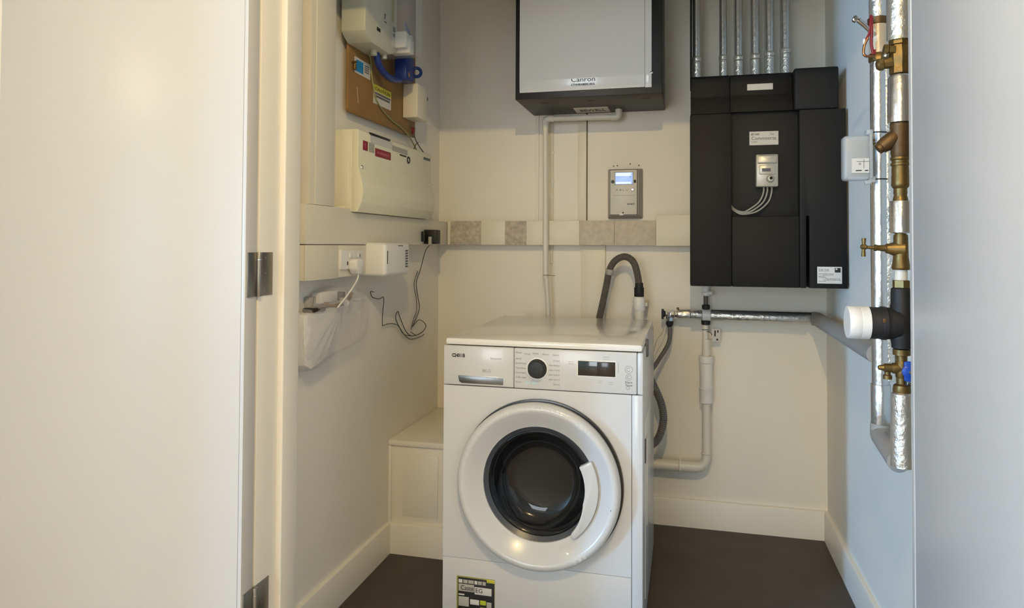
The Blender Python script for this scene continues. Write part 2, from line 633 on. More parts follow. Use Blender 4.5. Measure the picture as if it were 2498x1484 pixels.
# programme dial with its printed programme list
dial = part('program_dial', fas, m_blackm, lambda bm: lathe(bm, (-0.4205, WY0 - 0.002, 0.7765), (0, -1, 0), [(0, 0.0285), (0.004, 0.0285), (0.006, 0.0262), (0.02, 0.0248), (0.0225, 0.023), (0.0235, 0.019), (0.0225, 0.0)], 40, False), 'round black dial')
part('dial_collar', fas, m_whitep, lambda bm: lathe(bm, (-0.4205, WY0 - 0.003, 0.7765), (0, -1, 0), [(0, 0.033), (0.0015, 0.0325), (0.002, 0.0285)], 40, False))
words = ['Cotton 90', 'Cotton 60', 'Eco 40-60', 'Mixed', 'Wool', 'Silk', 'Rinse', 'Spin', 'Drain', 'Baby', 'Daily', 'Quick 30', 'Quick 15', 'Sports']
for i in range(7):
    z = 0.8155 - i * 0.0137
    if z < 0.813 and i not in (0,):
        text('program_text', words[i], 0.0066, m_inkg, fas, (-0.4865, WY0 - 0.0033, z), width=0.017)
    if i:
        text('program_text', words[i + 7], 0.0066, m_inkg, fas, (-0.373, WY0 - 0.0033, z - 0.002), width=0.0185)
    if 1 < i < 6:
        text('program_text', words[(i * 3) % 14], 0.0066, m_inkg, fas, (-0.467, WY0 - 0.0033, z), width=0.012)
        text('program_text', words[(i * 5) % 14], 0.0066, m_inkg, fas, (-0.386, WY0 - 0.0033, z - 0.002), width=0.010)
for i, (x, z) in enumerate(((-0.4865, 0.8195), (-0.46, 0.816), (-0.435, 0.8185), (-0.405, 0.817), (-0.375, 0.8165))):
    text('program_text', words[i + 3], 0.007, m_inkg, fas, (x, WY0 - 0.0033, z), width=0.018)
for x in (-0.456, -0.436):
    part('option_mark', fas, mat('pale_blue_print', (196, 212, 220), 0.5), lambda bm: box(bm, x, x + 0.015, WY0 - 0.0036, WY0 - 0.002, 0.7295, 0.7385))
for x in (-0.488, -0.3435):
    part('program_border', fas, m_whitep, lambda bm: box(bm, x, x + 0.0005, WY0 - 0.0034, WY0 - 0.002, 0.722, 0.829))

# display and buttons
dsp = pbox('display', fas, m_blackg, -0.3005, -0.193, WY0 - 0.0042, WY0 - 0.002, 0.7635, 0.8055, 0.0006, 'black glass display window')
pbox('display_frame', fas, m_whitep, -0.3035, -0.19, WY0 - 0.0038, WY0 - 0.002, 0.7605, 0.8085, 0.001)
pbox('display_half', dsp, mat('dark_brown_glass', (44, 36, 32), 0.15), -0.2455, -0.1945, WY0 - 0.0044, WY0 - 0.003, 0.765, 0.804, 0.0003)
for (x, z, w) in ((-0.329, 0.795, 0.016), (-0.329, 0.7755, 0.015), (-0.2435, 0.744, 0.012), (-0.213, 0.7415, 0.014), (-0.2285, 0.8125, 0.018)):
    part('touch_button', fas, m_paperg if z != 0.7755 else mat('pale_blue_button', (206, 220, 236), 0.4), lambda bm: [box(bm, x, x + w, WY0 - 0.0036, WY0 - 0.002, z, z + 0.0012), box(bm, x, x + w, WY0 - 0.0036, WY0 - 0.002, z + 0.006, z + 0.0072)])
for (z, r) in ((0.7865, 0.0105), (0.7645, 0.0085)):
    part('push_button', fas, m_inkg, lambda bm: torus(bm, (-0.1555, WY0 - 0.003, z), (0, 1, 0), r, 0.0006, 28, 6))
    part('button_symbol', fas, m_inkg, lambda bm: torus(bm, (-0.1555, WY0 - 0.003, z), (0, 1, 0), r * 0.5, 0.0007, 16, 6, 0.6, 5.6))
text('button_text', 'Start', 0.009, m_inkm, fas, (-0.1665, WY0 - 0.0033, 0.7475), width=0.021)
text('button_text', 'Pause', 0.008, m_inkm, fas, (-0.1645, WY0 - 0.0033, 0.7395), width=0.019)
part('lock_symbol', fas, m_inkg, lambda bm: torus(bm, (-0.1575, WY0 - 0.003, 0.7345), (0, 1, 0), 0.0045, 0.0006, 20, 6))
pbox('status_bar', fas, m_paperg, -0.1855, -0.184, WY0 - 0.0036, WY0 - 0.002, 0.777, 0.807, 0.0002)

# round door: dark rim, white funnel ring, glass and the drum behind it
wd = part('door', wm, m_white, lambda bm: lathe(bm, (DC.x, WY0 - 0.010, DC.z), (0, -1, 0), [
    (0.0, 0.166), (0.0, 0.232), (0.006, 0.2385), (0.022, 0.2395), (0.033, 0.2375), (0.0395, 0.232), (0.0420, 0.2245), (0.0415, 0.2185), (0.0385, 0.2135), (0.029, 0.199), (0.018, 0.1835), (0.009, 0.172), (0.006, 0.1665), (0.0, 0.166)], 96, False), 'white ring door with a dark glass', angle=50)
part('door_rim', wd, m_ring_dark, lambda bm: lathe(bm, (DC.x + 0.002, WY0 + 0.0, DC.z + 0.001), (0, -1, 0), [(0, 0.20), (0, 0.2425), (0.003, 0.2435), (0.0095, 0.2425), (0.0105, 0.236), (0.0105, 0.2)], 96, False), 'dark chrome rim behind the ring')
part('door_gasket', wd, m_gasket, lambda bm: lathe(bm, (DC.x, WY0 - 0.012, DC.z), (0, 1, 0), [(0.0, 0.1668), (0.009, 0.1535), (0.03, 0.152), (0.055, 0.148), (0.075, 0.138), (0.08, 0.146), (0.10, 0.17)], 80, False))
part('drum', wd, m_drum, lambda bm: lathe(bm, (DC.x, WY0 + 0.06, DC.z), (0, 1, 0), [(0.0, 0.146), (0.02, 0.20), (0.03, 0.215), (0.30, 0.215), (0.315, 0.19), (0.32, 0.15), (0.322, 0.0)], 64, False), 'steel drum')
part('door_glass', wd, m_glass, lambda bm: lathe(bm, (DC.x, WY0 - 0.0165, DC.z), (0, 1, 0), [(0.013, 0.1525), (0.012, 0.149), (0.015, 0.144), (0.024, 0.137), (0.045, 0.122), (0.058, 0.104), (0.062, 0.08), (0.064, 0.0)], 80, False), 'dark curved glass')
part('glass_ridge', wd, m_gasket, lambda bm: torus(bm, (DC.x, WY0 + 0.043, DC.z), (0, 1, 0), 0.109, 0.0012, 64, 6))


def wm_handle(bm):
    a0, a1 = math.radians(28), math.radians(-52)
    n = 20
    pts = []
    for i in range(n + 1):
        a = a0 + (a1 - a0) * i / n
        pts.append((DC.x + 0.176 * math.cos(a), DC.z + 0.176 * math.sin(a)))
    for i in range(n + 1):
        t = 1 - i / n
        a = a0 + (a1 - a0) * t
        r = 0.138 + 0.022 * max(0, t - 0.55) / 0.45
        pts.append((DC.x + r * math.cos(a), DC.z + r * math.sin(a)))
    prism(bm, pts, 'Y', WY0 - 0.036, WY0 - 0.0145, 0.0015)


part('door_handle', wd, m_white, wm_handle, 'white crescent door grip')
part('hinge_dot', wd, m_gasket, lambda bm: lathe(bm, (-0.1985, WY0 - 0.0508, 0.402), (0, -1, 0), [(-0.002, 0.003), (0.0005, 0.003), (0.0005, 0)], 12, False))


def ring_text(s, r, a_mid, step, size):
    for i, ch in enumerate(s):
        if ch == ' ':
            continue
        a = a_mid - (i - len(s) / 2) * step
        o = text('ring_text', ch, size, m_whitep, wd, (0, 0, 0), align='CENTER')
        org = Vector(wd['_o'])
        rot = Matrix.Rotation(-(a - PI / 2), 3, 'Y')
        for v in o.data.vertices:
            p = v.co + org
            p.z -= size * 0.35
            p = rot @ p
            v.co = Vector((DC.x + r * math.cos(a), WY0 - 0.0522, DC.z + r * math.sin(a))) + p - org


ring_text('AUTO DOSE STEAM CARE', 0.2265, math.radians(80), math.radians(3.6), 0.013)
ring_text('9KG', 0.2265, math.radians(-58), math.radians(4.2), 0.014)

# right-hand side pressing
part('side_pressing', wm, m_white, lambda bm: [box(bm, WX1 - 0.002, WX1 + 0.0025, 2.10, 2.6, 0.10, 0.62, 0.002), box(bm, WX1, WX1 + 0.006, 2.14, 2.19, 0.30, 0.56, 0.0025)])
part('side_handle', wm, m_gasket, lambda bm: box(bm, WX1 - 0.001, WX1 + 0.003, 2.09, 2.13, 0.50, 0.57, 0.0015))
part('lid_hinge', wm, m_hosed, lambda bm: box(bm, WX1 - 0.004, WX1 + 0.006, 2.16, 2.2, 0.80, 0.85, 0.002), 'grey plastic lid end cap')

# energy label, lower left
en = pbox('energy_label', wm, m_olive, -0.6645, -0.5465, WY0 - 0.0022, WY0 - 0.0008, 0.031, 0.1475, 0.0003, 'black and yellow energy label')
pbox('label_field', en, m_ink, -0.6605, -0.5475, WY0 - 0.0026, WY0 - 0.0018, 0.0315, 0.1445, 0.0002)
pbox('label_corner', en, m_yellow, -0.571, -0.547, WY0 - 0.0029, WY0 - 0.0022, 0.137, 0.1465, 0.0002)
for (x, w, m) in ((-0.6585, 0.012, m_paper), (-0.644, 0.014, m_paperg), (-0.628, 0.017, m_paperg), (-0.609, 0.009, m_paper), (-0.598, 0.012, m_paperg), (-0.584, 0.010, m_paperg)):
    pbox('label_icon', en, m, x, x + w, WY0 - 0.0029, WY0 - 0.002, 0.128, 0.1385, 0.0002)
pbox('label_band', en, m_paperg, -0.6585, -0.610, WY0 - 0.0029, WY0 - 0.002, 0.104, 0.1255, 0.0002)
pbox('label_band', en, m_paper, -0.6085, -0.556, WY0 - 0.0029, WY0 - 0.002, 0.099, 0.1205, 0.0002)
text('label_text', 'Caste', 0.02, m_ink, en, (-0.652, WY0 - 0.0030, 0.108), width=0.039)
text('label_text', 'EG', 0.018, m_ink, en, (-0.6065, WY0 - 0.0030, 0.105), width=0.021)
for (x0, x1, z0, z1, m) in ((-0.6585, -0.64, 0.092, 0.096, m_paper), (-0.6585, -0.626, 0.060, 0.088, m_paperg), (-0.622, -0.594, 0.068, 0.083, m_paper), (-0.591, -0.573, 0.070, 0.083, m_lime), (-0.571, -0.556, 0.064, 0.080, m_paperg), (-0.591, -0.556, 0.060, 0.0635, m_olive)):
    pbox('label_band', en, m, x0, x1, WY0 - 0.0029, WY0 - 0.002, z0, z1, 0.0002)
text('label_text', 'MOST ECO 10', 0.009, m_paper, en, (-0.645, WY0 - 0.0028, 0.048), width=0.06)

# hoses behind the washing machine
hz = thing('drain_hose', 'grey ribbed drain hose arching up behind the washing machine into the standpipe', 'hose', (-0.30, 2.82, 0.6))
pth = smooth_path([(-0.40, 2.80, 0.60), (-0.37, 2.81, 0.72), (-0.336, 2.82, 0.847), (-0.309, 2.82, 0.972), (-0.296, 2.82, 1.038), (-0.272, 2.82, 1.078), (-0.233, 2.82, 1.094), (-0.199, 2.82, 1.070), (-0.182, 2.82, 1.01), (-0.178, 2.82, 0.955)], 10)
part('ribbed_tube', hz, m_hoseg, lambda bm: corrugated(bm, pth, 0.0145))
part('rubber_cuff', hz, m_rubber, lambda bm: lathe(bm, (-0.178, 2.82, 0.935), (0, 0, 1), [(0, 0.018), (0.002, 0.0195), (0.036, 0.0195), (0.037, 0.0165), (0.055, 0.0158)], 24))
part('hose_clip', hz, m_greyp, lambda bm: cyl(bm, (-0.297, 2.82, 1.020), (-0.293, 2.82, 1.042), 0.0165, 20, 0.002))
sp = thing('standpipe', 'short white plastic standpipe behind the washing machine', 'pipe', (-0.178, 2.82, 0.3))
part('pipe', sp, m_pipe, lambda bm: cyl(bm, (-0.178, 2.82, 0.3), (-0.178, 2.82, 0.885), 0.0205, 24))
part('socket', sp, m_whitep, lambda bm: lathe(bm, (-0.178, 2.82, 0.88), (0, 0, 1), [(0, 0.0225), (0.003, 0.0245), (0.05, 0.0245), (0.054, 0.022), (0.0555, 0.0195)], 28))
part('pipe_bracket', sp, m_pipe, lambda bm: box(bm, -0.21, -0.146, 2.83, YB, 0.895, 0.912, 0.003))
h2 = thing('bypass_hose', 'dark grey corrugated hose looping out beside the washing machine', 'hose', (-0.1, 2.78, 0.4))
part('ribbed_tube', h2, m_hosed, lambda bm: corrugated(bm, smooth_path([(-0.16, 2.74, 0.68), (-0.14, 2.755, 0.64), (-0.118, 2.77, 0.593), (-0.089, 2.77, 0.525), (-0.082, 2.77, 0.46), (-0.10, 2.77, 0.395), (-0.13, 2.75, 0.368), (-0.17, 2.73, 0.36)], 10), 0.0155, 0.0075, 0.002))
ih = thing('inlet_hose', 'smooth grey inlet hose hanging from the tap at the rear wall', 'hose', (-0.066, 2.86, 0.8))
part('tube', ih, m_hosed, lambda bm: tube(bm, smooth_path([(-0.060, 2.862, 0.822), (-0.058, 2.86, 0.79), (-0.066, 2.855, 0.745), (-0.095, 2.84, 0.695), (-0.125, 2.79, 0.655), (-0.17, 2.74, 0.62)], 8), 0.0085, 12))
part('nut', ih, m_rubber, lambda bm: lathe(bm, (-0.060, 2.862, 0.838), (0, 0, -1), [(0, 0.0155), (0.012, 0.015), (0.022, 0.010), (0.026, 0.0075)], 12))
part('tie_wire', ih, m_cablel, lambda bm: tube(bm, smooth_path([(-0.072, 2.85, 0.84), (-0.09, 2.84, 0.79), (-0.11, 2.83, 0.76), (-0.125, 2.83, 0.70)], 6), 0.0012, 6))

# ------------------------------------------------------------------ foil-lagged hot pipe along the rear wall
fp = thing('lagged_branch_pipe', 'foil-wrapped pipe low on the rear wall turning into grey lagging along the right wall', 'pipe', (0.22, 2.875, 0.865))
part('foil_sleeve', fp, m_foilc, lambda bm: [cyl(bm, (-0.03, 2.872, 0.866), (0.02, 2.872, 0.866), 0.0205, 20, 0.003), cyl(bm, (0.021, 2.872, 0.866), (0.066, 2.872, 0.865), 0.0195, 20, 0.003)])
part('foil_sleeve', fp, m_foilc, lambda bm: cyl(bm, (0.098, 2.872, 0.864), (0.475, 2.872, 0.862), 0.0205, 20, 0.002))
part('pipe_collar', fp, m_whitep, lambda bm: lathe(bm, (0.066, 2.872, 0.8645), (1, 0, 0), [(0, 0.02), (0.002, 0.0225), (0.03, 0.0225), (0.032, 0.02)], 24))
part('grey_lagging', fp, m_lag, lambda bm: tube(bm, round_path([(0.472, 2.872, 0.862), (0.489, 2.868, 0.862), (0.489, 2.80, 0.861), (0.487, 2.0, 0.858)], 0.035), 0.0262, 20), 'grey foam lagging')
part('foil_patch', fp, m_tape, lambda bm: cyl(bm, (0.4785, 2.872, 0.862), (0.486, 2.872, 0.862), 0.0235, 20, 0.003))
part('dark_seam', fp, m_rubber, lambda bm: box(bm, 0.10, 0.474, 2.862, 2.878, 0.8805, 0.8855, 0.002), 'dark strip along the top')
tv = thing('washing_machine_tap', 'metal stop tap with a dark handle at the end of the foil pipe', 'tap', (-0.06, 2.87, 0.86))
part('body', tv, m_chrome, lambda bm: [lathe(bm, (-0.0305, 2.866, 0.864), (-1, 0, 0), [(0, 0.014), (0.01, 0.014), (0.012, 0.018), (0.024, 0.018), (0.026, 0.012), (0.045, 0.012)], 8), lathe(bm, (-0.060, 2.862, 0.872), (0, 0, -1), [(0, 0.011), (0.018, 0.012), (0.02, 0.015), (0.033, 0.015)], 8)])
part('handle', tv, m_rubber, lambda bm: [lathe(bm, (-0.074, 2.862, 0.866), (-1, 0, 0), [(0, 0.006), (0.005, 0.013), (0.012, 0.014), (0.016, 0.010)], 10), box(bm, -0.092, -0.083, 2.85, 2.872, 0.845, 0.885, 0.003)])
part('bleed_screw', tv, m_brass, lambda bm: cyl(bm, (-0.028, 2.866, 0.884), (-0.028, 2.866, 0.892), 0.005, 10))

dv = thing('drain_connection', 'thin dark pipe with a white valve dropping out of the black heat unit', 'pipe', (0.08, 2.875, 0.89))
part('pipe', dv, m_hoseg, lambda bm: cyl(bm, (0.08, 2.875, 0.885), (0.08, 2.875, 1.0), 0.009, 16))
part('white_valve', dv, m_whitep, lambda bm: [lathe(bm, (0.08, 2.875, 0.94), (0, 0, 1), [(0, 0.011), (0.003, 0.015), (0.014, 0.015), (0.017, 0.012), (0.03, 0.013), (0.033, 0.016), (0.045, 0.016)], 12), cyl(bm, (0.08, 2.872, 0.953), (0.105, 2.862, 0.953), 0.008, 12)])
part('rubber_joint', dv, m_rubber, lambda bm: lathe(bm, (0.08, 2.875, 0.8865), (0, 0, 1), [(0, 0.010), (0.003, 0.0155), (0.016, 0.0155), (0.02, 0.011)], 16))

wp = thing('waste_pipe', 'white plastic waste pipe with a fat coupling on the rear wall beside the machine', 'pipe', (0.08, 2.885, 0.25))
part('rubber_seal', wp, m_rubber, lambda bm: lathe(bm, (0.08, 2.88, 0.844), (0, 0, -1), [(0, 0.016), (0.002, 0.0175), (0.017, 0.0175), (0.019, 0.015)], 20))
part('upper_pipe', wp, m_pipe, lambda bm: [cyl(bm, (0.078, 2.88, 0.765), (0.078, 2.88, 0.826), 0.0115, 18), cyl(bm, (0.081, 2.88, 0.695), (0.081, 2.88, 0.768), 0.0165, 22, 0.003)])
part('pipe_ring', wp, m_hosed, lambda bm: torus(bm, (0.078, 2.88, 0.806), (0, 0, 1), 0.0118, 0.0016, 20, 6))
part('coupling', wp, m_whitep, lambda bm: lathe(bm, (0.081, 2.88, 0.702), (0, 0, -1), [(0, 0.0165), (0.0, 0.0275), (0.002, 0.0285), (0.026, 0.0285), (0.029, 0.0255), (0.125, 0.025), (0.127, 0.0275), (0.135, 0.0275), (0.137, 0.0262), (0.184, 0.0262), (0.187, 0.018)], 28))
part('coupling_seam', wp, m_inkm, lambda bm: torus(bm, (0.081, 2.88, 0.5705), (0, 0, 1), 0.0262, 0.0014, 28, 6))
part('lower_pipe', wp, m_pipe, lambda bm: tube(bm, round_path([(0.081, 2.88, 0.53), (0.081, 2.88, 0.259), (-0.42, 2.88, 0.259)], 0.05, 10), lambda i, t: 0.0165 + 0.005 * min(1, t * 1.15), 22))
part('elbow_cap', wp, m_pipe, lambda bm: torus(bm, (0.081, 2.88, 0.318), (0, 0, 1), 0.0185, 0.0025, 24, 8))
pc = part('pipe_clip', wp, m_whitep, lambda bm: torus(bm, (-0.021, 2.88, 0.259), (1, 0, 0), 0.0245, 0.0035, 28, 8))
part('clip_foot', pc, m_whitep, lambda bm: box(bm, -0.027, -0.015, 2.9, YB, 0.245, 0.273, 0.003))
lt = thing('pipe_tag', 'small white card tag with a black 1 hanging beside the waste pipe', 'tag', (0.12, 2.89, 0.785))
part('card', lt, m_paper, lambda bm: box(bm, 0.104, 0.136, 2.893, 2.8945, 0.757, 0.808, 0.0006))
text('tag_text', "1'", 0.031, m_ink, lt, (0.108, 2.8925, 0.780), bold=0.0012)
part('dot', lt, m_ink, lambda bm: lathe(bm, (0.124, 2.8935, 0.766), (0, -1, 0), [(0, 0.0042), (0.001, 0.004), (0.001, 0)], 14, False))
part('tie', lt, m_rubber, lambda bm: tube(bm, smooth_path([(0.084, 2.866, 0.80), (0.096, 2.872, 0.797), (0.101, 2.888, 0.79), (0.104, 2.8935, 0.783)], 5), 0.0014, 6))

# ------------------------------------------------------------------ black heat interface unit
HX, HR, HY = 0.018, 0.531, 2.545
hu = thing('heat_unit', 'large black moulded heat unit with a recessed silver controller on the rear wall', 'heat unit', (0.275, 2.76, 0.997))
pbox('core', hu, m_black, HX + 0.004, HR - 0.02, 2.63, 2.878, 1.0, 1.745, 0.006)
part('left_panel', hu, m_black, lambda bm: box(bm, HX, 0.1585, HY, 2.66, 0.997, 1.606, 0.004))
part('right_panel', hu, m_black, lambda bm: prism(bm, [(0.381, 0.997), (0.4015, 0.997), (0.4015, 1.243), (0.4115, 1.243), (0.4115, 0.997), (HR, 0.997), (HR - 0.003, 1.608), (0.381, 1.608)], 'Y', HY, 2.66, 0.0025))
part('lower_panel', hu, m_black, lambda bm: box(bm, 0.1595, 0.3805, HY + 0.004, 2.66, 0.997, 1.2425, 0.003))
part('recess_panel', hu, mat('recess_black', (22, 21, 20), 0.7), lambda bm: box(bm, 0.156, 0.384, HY + 0.043, 2.66, 1.238, 1.615, 0.002))
part('upper_left_block', hu, m_black, lambda bm: prism(bm, [(HY + 0.004, 1.607), (HY + 0.032, 1.672), (HY + 0.034, 1.742), (HY + 0.044, 1.7505), (2.68, 1.7505), (2.68, 1.607)], 'X', HX + 0.003, 0.1545, 0.003))
part('upper_middle_block', hu, m_black, lambda bm: prism(bm, [(HY + 0.02, 1.612), (HY + 0.044, 1.676), (HY + 0.044, 1.746), (HY + 0.052, 1.7515), (2.68, 1.7515), (2.68, 1.612)], 'X', 0.1555, 0.3645, 0.002))
part('upper_right_block', hu, m_black, lambda bm: box(bm, 0.3655, 0.5075, HY + 0.003, 2.68, 1.609, 1.7535, 0.006, 3))
pbox('badge', hu, m_paper, 0.2145, 0.301, HY + 0.0425, HY + 0.047, 1.692, 1.7145, 0.001, 'blank white badge')
npl = pbox('name_plate', hu, m_paper, 0.2215, 0.3185, HY + 0.0415, HY + 0.044, 1.496, 1.5445, 0.0006, 'silver name plate')
text('plate_text', 'Commoersa', 0.0175, m_inkm, npl, (0.228, HY + 0.0412, 1.5145), width=0.082)
text('plate_text', 'SET UNIT', 0.0085, m_inkm, npl, (0.227, HY + 0.0412, 1.5315), width=0.029, bold=0.0003)
text('plate_text', 'Type', 0.0085, m_inkm, npl, (0.290, HY + 0.0412, 1.5318), width=0.013)
text('plate_text', 'BY HEAT', 0.006, m_inkm, npl, (0.228, HY + 0.0412, 1.5055), width=0.02)
hc = pbox('controller', hu, m_silver, 0.2405, 0.3135, HY + 0.006, HY + 0.044, 1.346, 1.459, 0.005, 'silver control box')
part('controller_cap', hc, m_silver, lambda bm: prism(bm, [(HY + 0.004, 1.425), (HY - 0.001, 1.43), (HY + 0.001, 1.452), (HY + 0.008, 1.4565), (HY + 0.012, 1.425)], 'X', 0.246, 0.308, 0.001))
text('controller_text', 'TEMPIX', 0.0075, m_led, hc, (0.262, HY - 0.0008, 1.4445), width=0.026)
pbox('controller_display', hc, m_inkm, 0.2595, 0.288, HY + 0.0025, HY + 0.007, 1.398, 1.4095, 0.0006, 'small dark display')
part('controller_flap', hc, m_silver, lambda bm: box(bm, 0.250, 0.3045, HY + 0.003, HY + 0.008, 1.388, 1.4215, 0.003))
part('controller_knob', hc, m_silver, lambda bm: lathe(bm, (0.287, HY + 0.006, 1.373), (0, -1, 0), [(0, 0.014), (0.003, 0.013), (0.010, 0.0105), (0.012, 0.009), (0.0125, 0.0)], 28, False))
part('knob_center', hc, m_blackg, lambda bm: lathe(bm, (0.2885, HY - 0.0065, 1.3745), (0, -1, 0), [(0, 0.0055), (0.001, 0.005), (0.001, 0)], 16, False))
part('indicator', hc, m_led, lambda bm: lathe(bm, (0.272, HY + 0.004, 1.4165), (0, -1, 0), [(0, 0.004), (0.002, 0.003), (0.003, 0)], 14, False))
for i, x in enumerate((0.268, 0.280, 0.2945)):
    part('controller_cable', hu, m_cablel, lambda bm: tube(bm, smooth_path([(x, HY + 0.03, 1.352), (x - 0.002, HY + 0.025, 1.325), (x - 0.018 + i * 0.002, HY + 0.022, 1.292), (x - 0.052, HY + 0.022 - i * 0.004, 1.266 - i * 0.003), (0.197, HY + 0.026, 1.259 - i * 0.004), (0.172, HY + 0.034, 1.268 - i * 0.003), (0.157, HY + 0.045, 1.285 - i * 0.004)], 8), 0.0031, 10), 'light grey cable')
st = pbox('rating_sticker', hu, m_paper, 0.4355, 0.513, HY - 0.0012, HY + 0.001, 1.0135, 1.0705, 0.0003, 'white rating sticker')
pbox('sticker_image', st, m_ink, 0.4905, 0.5085, HY - 0.0018, HY - 0.0008, 1.0515, 1.0668, 0.0002)
pbox('sticker_image_glint', st, m_paper, 0.493, 0.4985, HY - 0.0021, HY - 0.0015, 1.0605, 1.065, 0.0002)
text('sticker_text', 'EK50', 0.013, m_inkg, st, (0.4395, HY - 0.0016, 1.0545), width=0.031)
for i, (s, x, w) in enumerate((('Heat interface energy', 0.439, 0.047), ('supply district', 0.452, 0.036), ('Heating', 0.4405, 0.018), ('Max 10 bar 90', 0.4405, 0.022), ('Primary nominal pressure 16 bar', 0.461, 0.047), ('Secondary hot water 55 deg', 0.455, 0.053), ('Serial', 0.441, 0.02))):
    text('sticker_text', s, 0.0036, m_inkm, st, (x, HY - 0.0016, 1.0455 - i * 0.0042), width=w)

# foil-lagged pipes rising from the heat unit
ordn = ['leftmost', 'second from left', 'third from left', 'fourth from left', 'fifth from left', 'rightmost']
for i, (x, r, y, zc) in enumerate(((0.045, 0.0155, 2.80, 1.868), (0.144, 0.0145, 2.80, 1.869), (0.2005, 0.0170, 2.80, 1.864), (0.2605, 0.0170, 2.80, 1.866), (0.3135, 0.0178, 2.80, 1.872), (0.3705, 0.0190, 2.80, 1.880))):
    v = thing('lagged_riser', 'foil-wrapped pipe rising from the top of the black heat unit, %s of six' % ordn[i], 'pipe', (x, y, 1.745), 'foil-wrapped pipes above the heat unit')
    part('foil_sleeve', v, m_foil, lambda bm: cyl(bm, (x, y, zc + 0.008), (x, y, ZC), r, 22))
    part('tape_band', v, m_tape, lambda bm: lathe(bm, (x, y, zc - 0.012), (0, 0, 1), [(0, r), (0.002, r + 0.0025), (0.008, r + 0.0015), (0.014, r + 0.003), (0.02, r + 0.001), (0.021, r)], 22))
    part('lower_sleeve', v, m_foilc, lambda bm: cyl(bm, (x, y, 1.745), (x, y, zc - 0.012), r + 0.001, 22))
solid('riser_cable', 'black cable running up the rear wall beside the leftmost foil pipe', 'cable', m_rubber, lambda bm: tube(bm, smooth_path([(0.024, 2.80, 1.746), (0.0235, 2.80, 1.9), (0.024, 2.80, 2.2), (0.024, 2.80, ZC)], 4), 0.0045, 10), (0.024, 2.80, 1.746))

# ------------------------------------------------------------------ black and white wall unit (top centre)
VX0, VX1, VY, VZ = -0.637, -0.081, 2.602, 1.70
vu = thing('ventilation_unit', 'black wall box with a glossy white front cover high on the rear wall', 'ventilation unit', (-0.36, 2.77, 1.70))
part('casing', vu, m_blackm, lambda bm: box(bm, VX0, VX1, VY, YB - 0.002, VZ, 2.28, 0.003))
part('front_cover', vu, m_cover, lambda bm: prism(bm, [(VY + 0.001, 1.7255), (VY - 0.004, 1.7255), (VY - 0.008, 1.770), (VY - 0.008, 2.26), (VY + 0.001, 2.26)], 'X', -0.619, -0.1435, 0.0012), 'glossy white cover')
part('cover_strip', vu, m_cover, lambda bm: prism(bm, [(VY + 0.001, 1.7235), (VY - 0.004, 1.7235), (VY - 0.008, 1.770), (VY - 0.008, 2.26), (VY + 0.001, 2.26)], 'X', -0.1427, -0.119, 0.0012))
text('brand_text', 'Canron', 0.0245, m_ink, vu, (-0.419, VY - 0.0076, 1.7565), width=0.09)
text('brand_text', 'CTHHEABERS EKA', 0.0105, m_inkm, vu, (-0.419, VY - 0.0066, 1.7425), width=0.091, bold=0.0004)
part('latch', vu, m_chrome, lambda bm: box(bm, -0.125, -0.113, VY - 0.011, VY - 0.003, 1.772, 1.780, 0.002))
part('catch', vu, m_inkm, lambda bm: box(bm, -0.385, -0.365, VY - 0.003, VY + 0.002, 1.716, 1.7205, 0.001))
us = pbox('underside_sticker', vu, m_paper, -0.444, -0.303, 2.808, 2.914, VZ - 0.0012, VZ + 0.0005, 0.0003, 'white sticker underneath')
text('sticker_text', 'BEWELL', 0.06, m_ink, us, (-0.425, 2.885, VZ - 0.0016), 'under', width=0.105)
for x in (-0.55, -0.37, -0.16):
    part('fixing_slot', vu, m_rubber, lambda bm: box(bm, x, x + 0.03, 2.68, 2.69, VZ - 0.001, VZ + 0.002))

# white overflow pipe below it
op = thing('overflow_pipe', 'thin white plastic pipe from the wall unit down the rear wall behind the trunking front', 'pipe', (-0.575, 2.868, 0.6))
part('pipe', op, m_pipe, lambda bm: tube(bm, round_path([(-0.264, 2.868, 1.705), (-0.264, 2.868, 1.668), (-0.571, 2.868, 1.672), (-0.567, 2.868, 1.0)], 0.022, 7), 0.0118, 18))
part('lower_pipe', op, m_pipe, lambda bm: tube(bm, [(-0.566, 2.868, 1.03), (-0.558, 2.872, 0.9), (-0.549, 2.875, 0.6)], 0.0098, 16))
part('elbow', op, m_pipe, lambda bm: tube(bm, round_path([(-0.535, 2.868, 1.6717), (-0.571, 2.868, 1.672), (-0.5708, 2.868, 1.635)], 0.026, 7), 0.0142, 18))
part('elbow', op, m_pipe, lambda bm: tube(bm, round_path([(-0.264, 2.868, 1.698), (-0.264, 2.868, 1.668), (-0.295, 2.868, 1.6683)], 0.022, 7), 0.0142, 18))
part('joint_tie', op, m_dirt, lambda bm: [torus(bm, (-0.566, 2.868, 1.013), (0, 0, 1), 0.0118, 0.0014, 16, 6), tube(bm, [(-0.566, 2.857, 1.013), (-0.545, 2.87, 1.012), (-0.53, 2.885, 1.011)], 0.001, 6)])

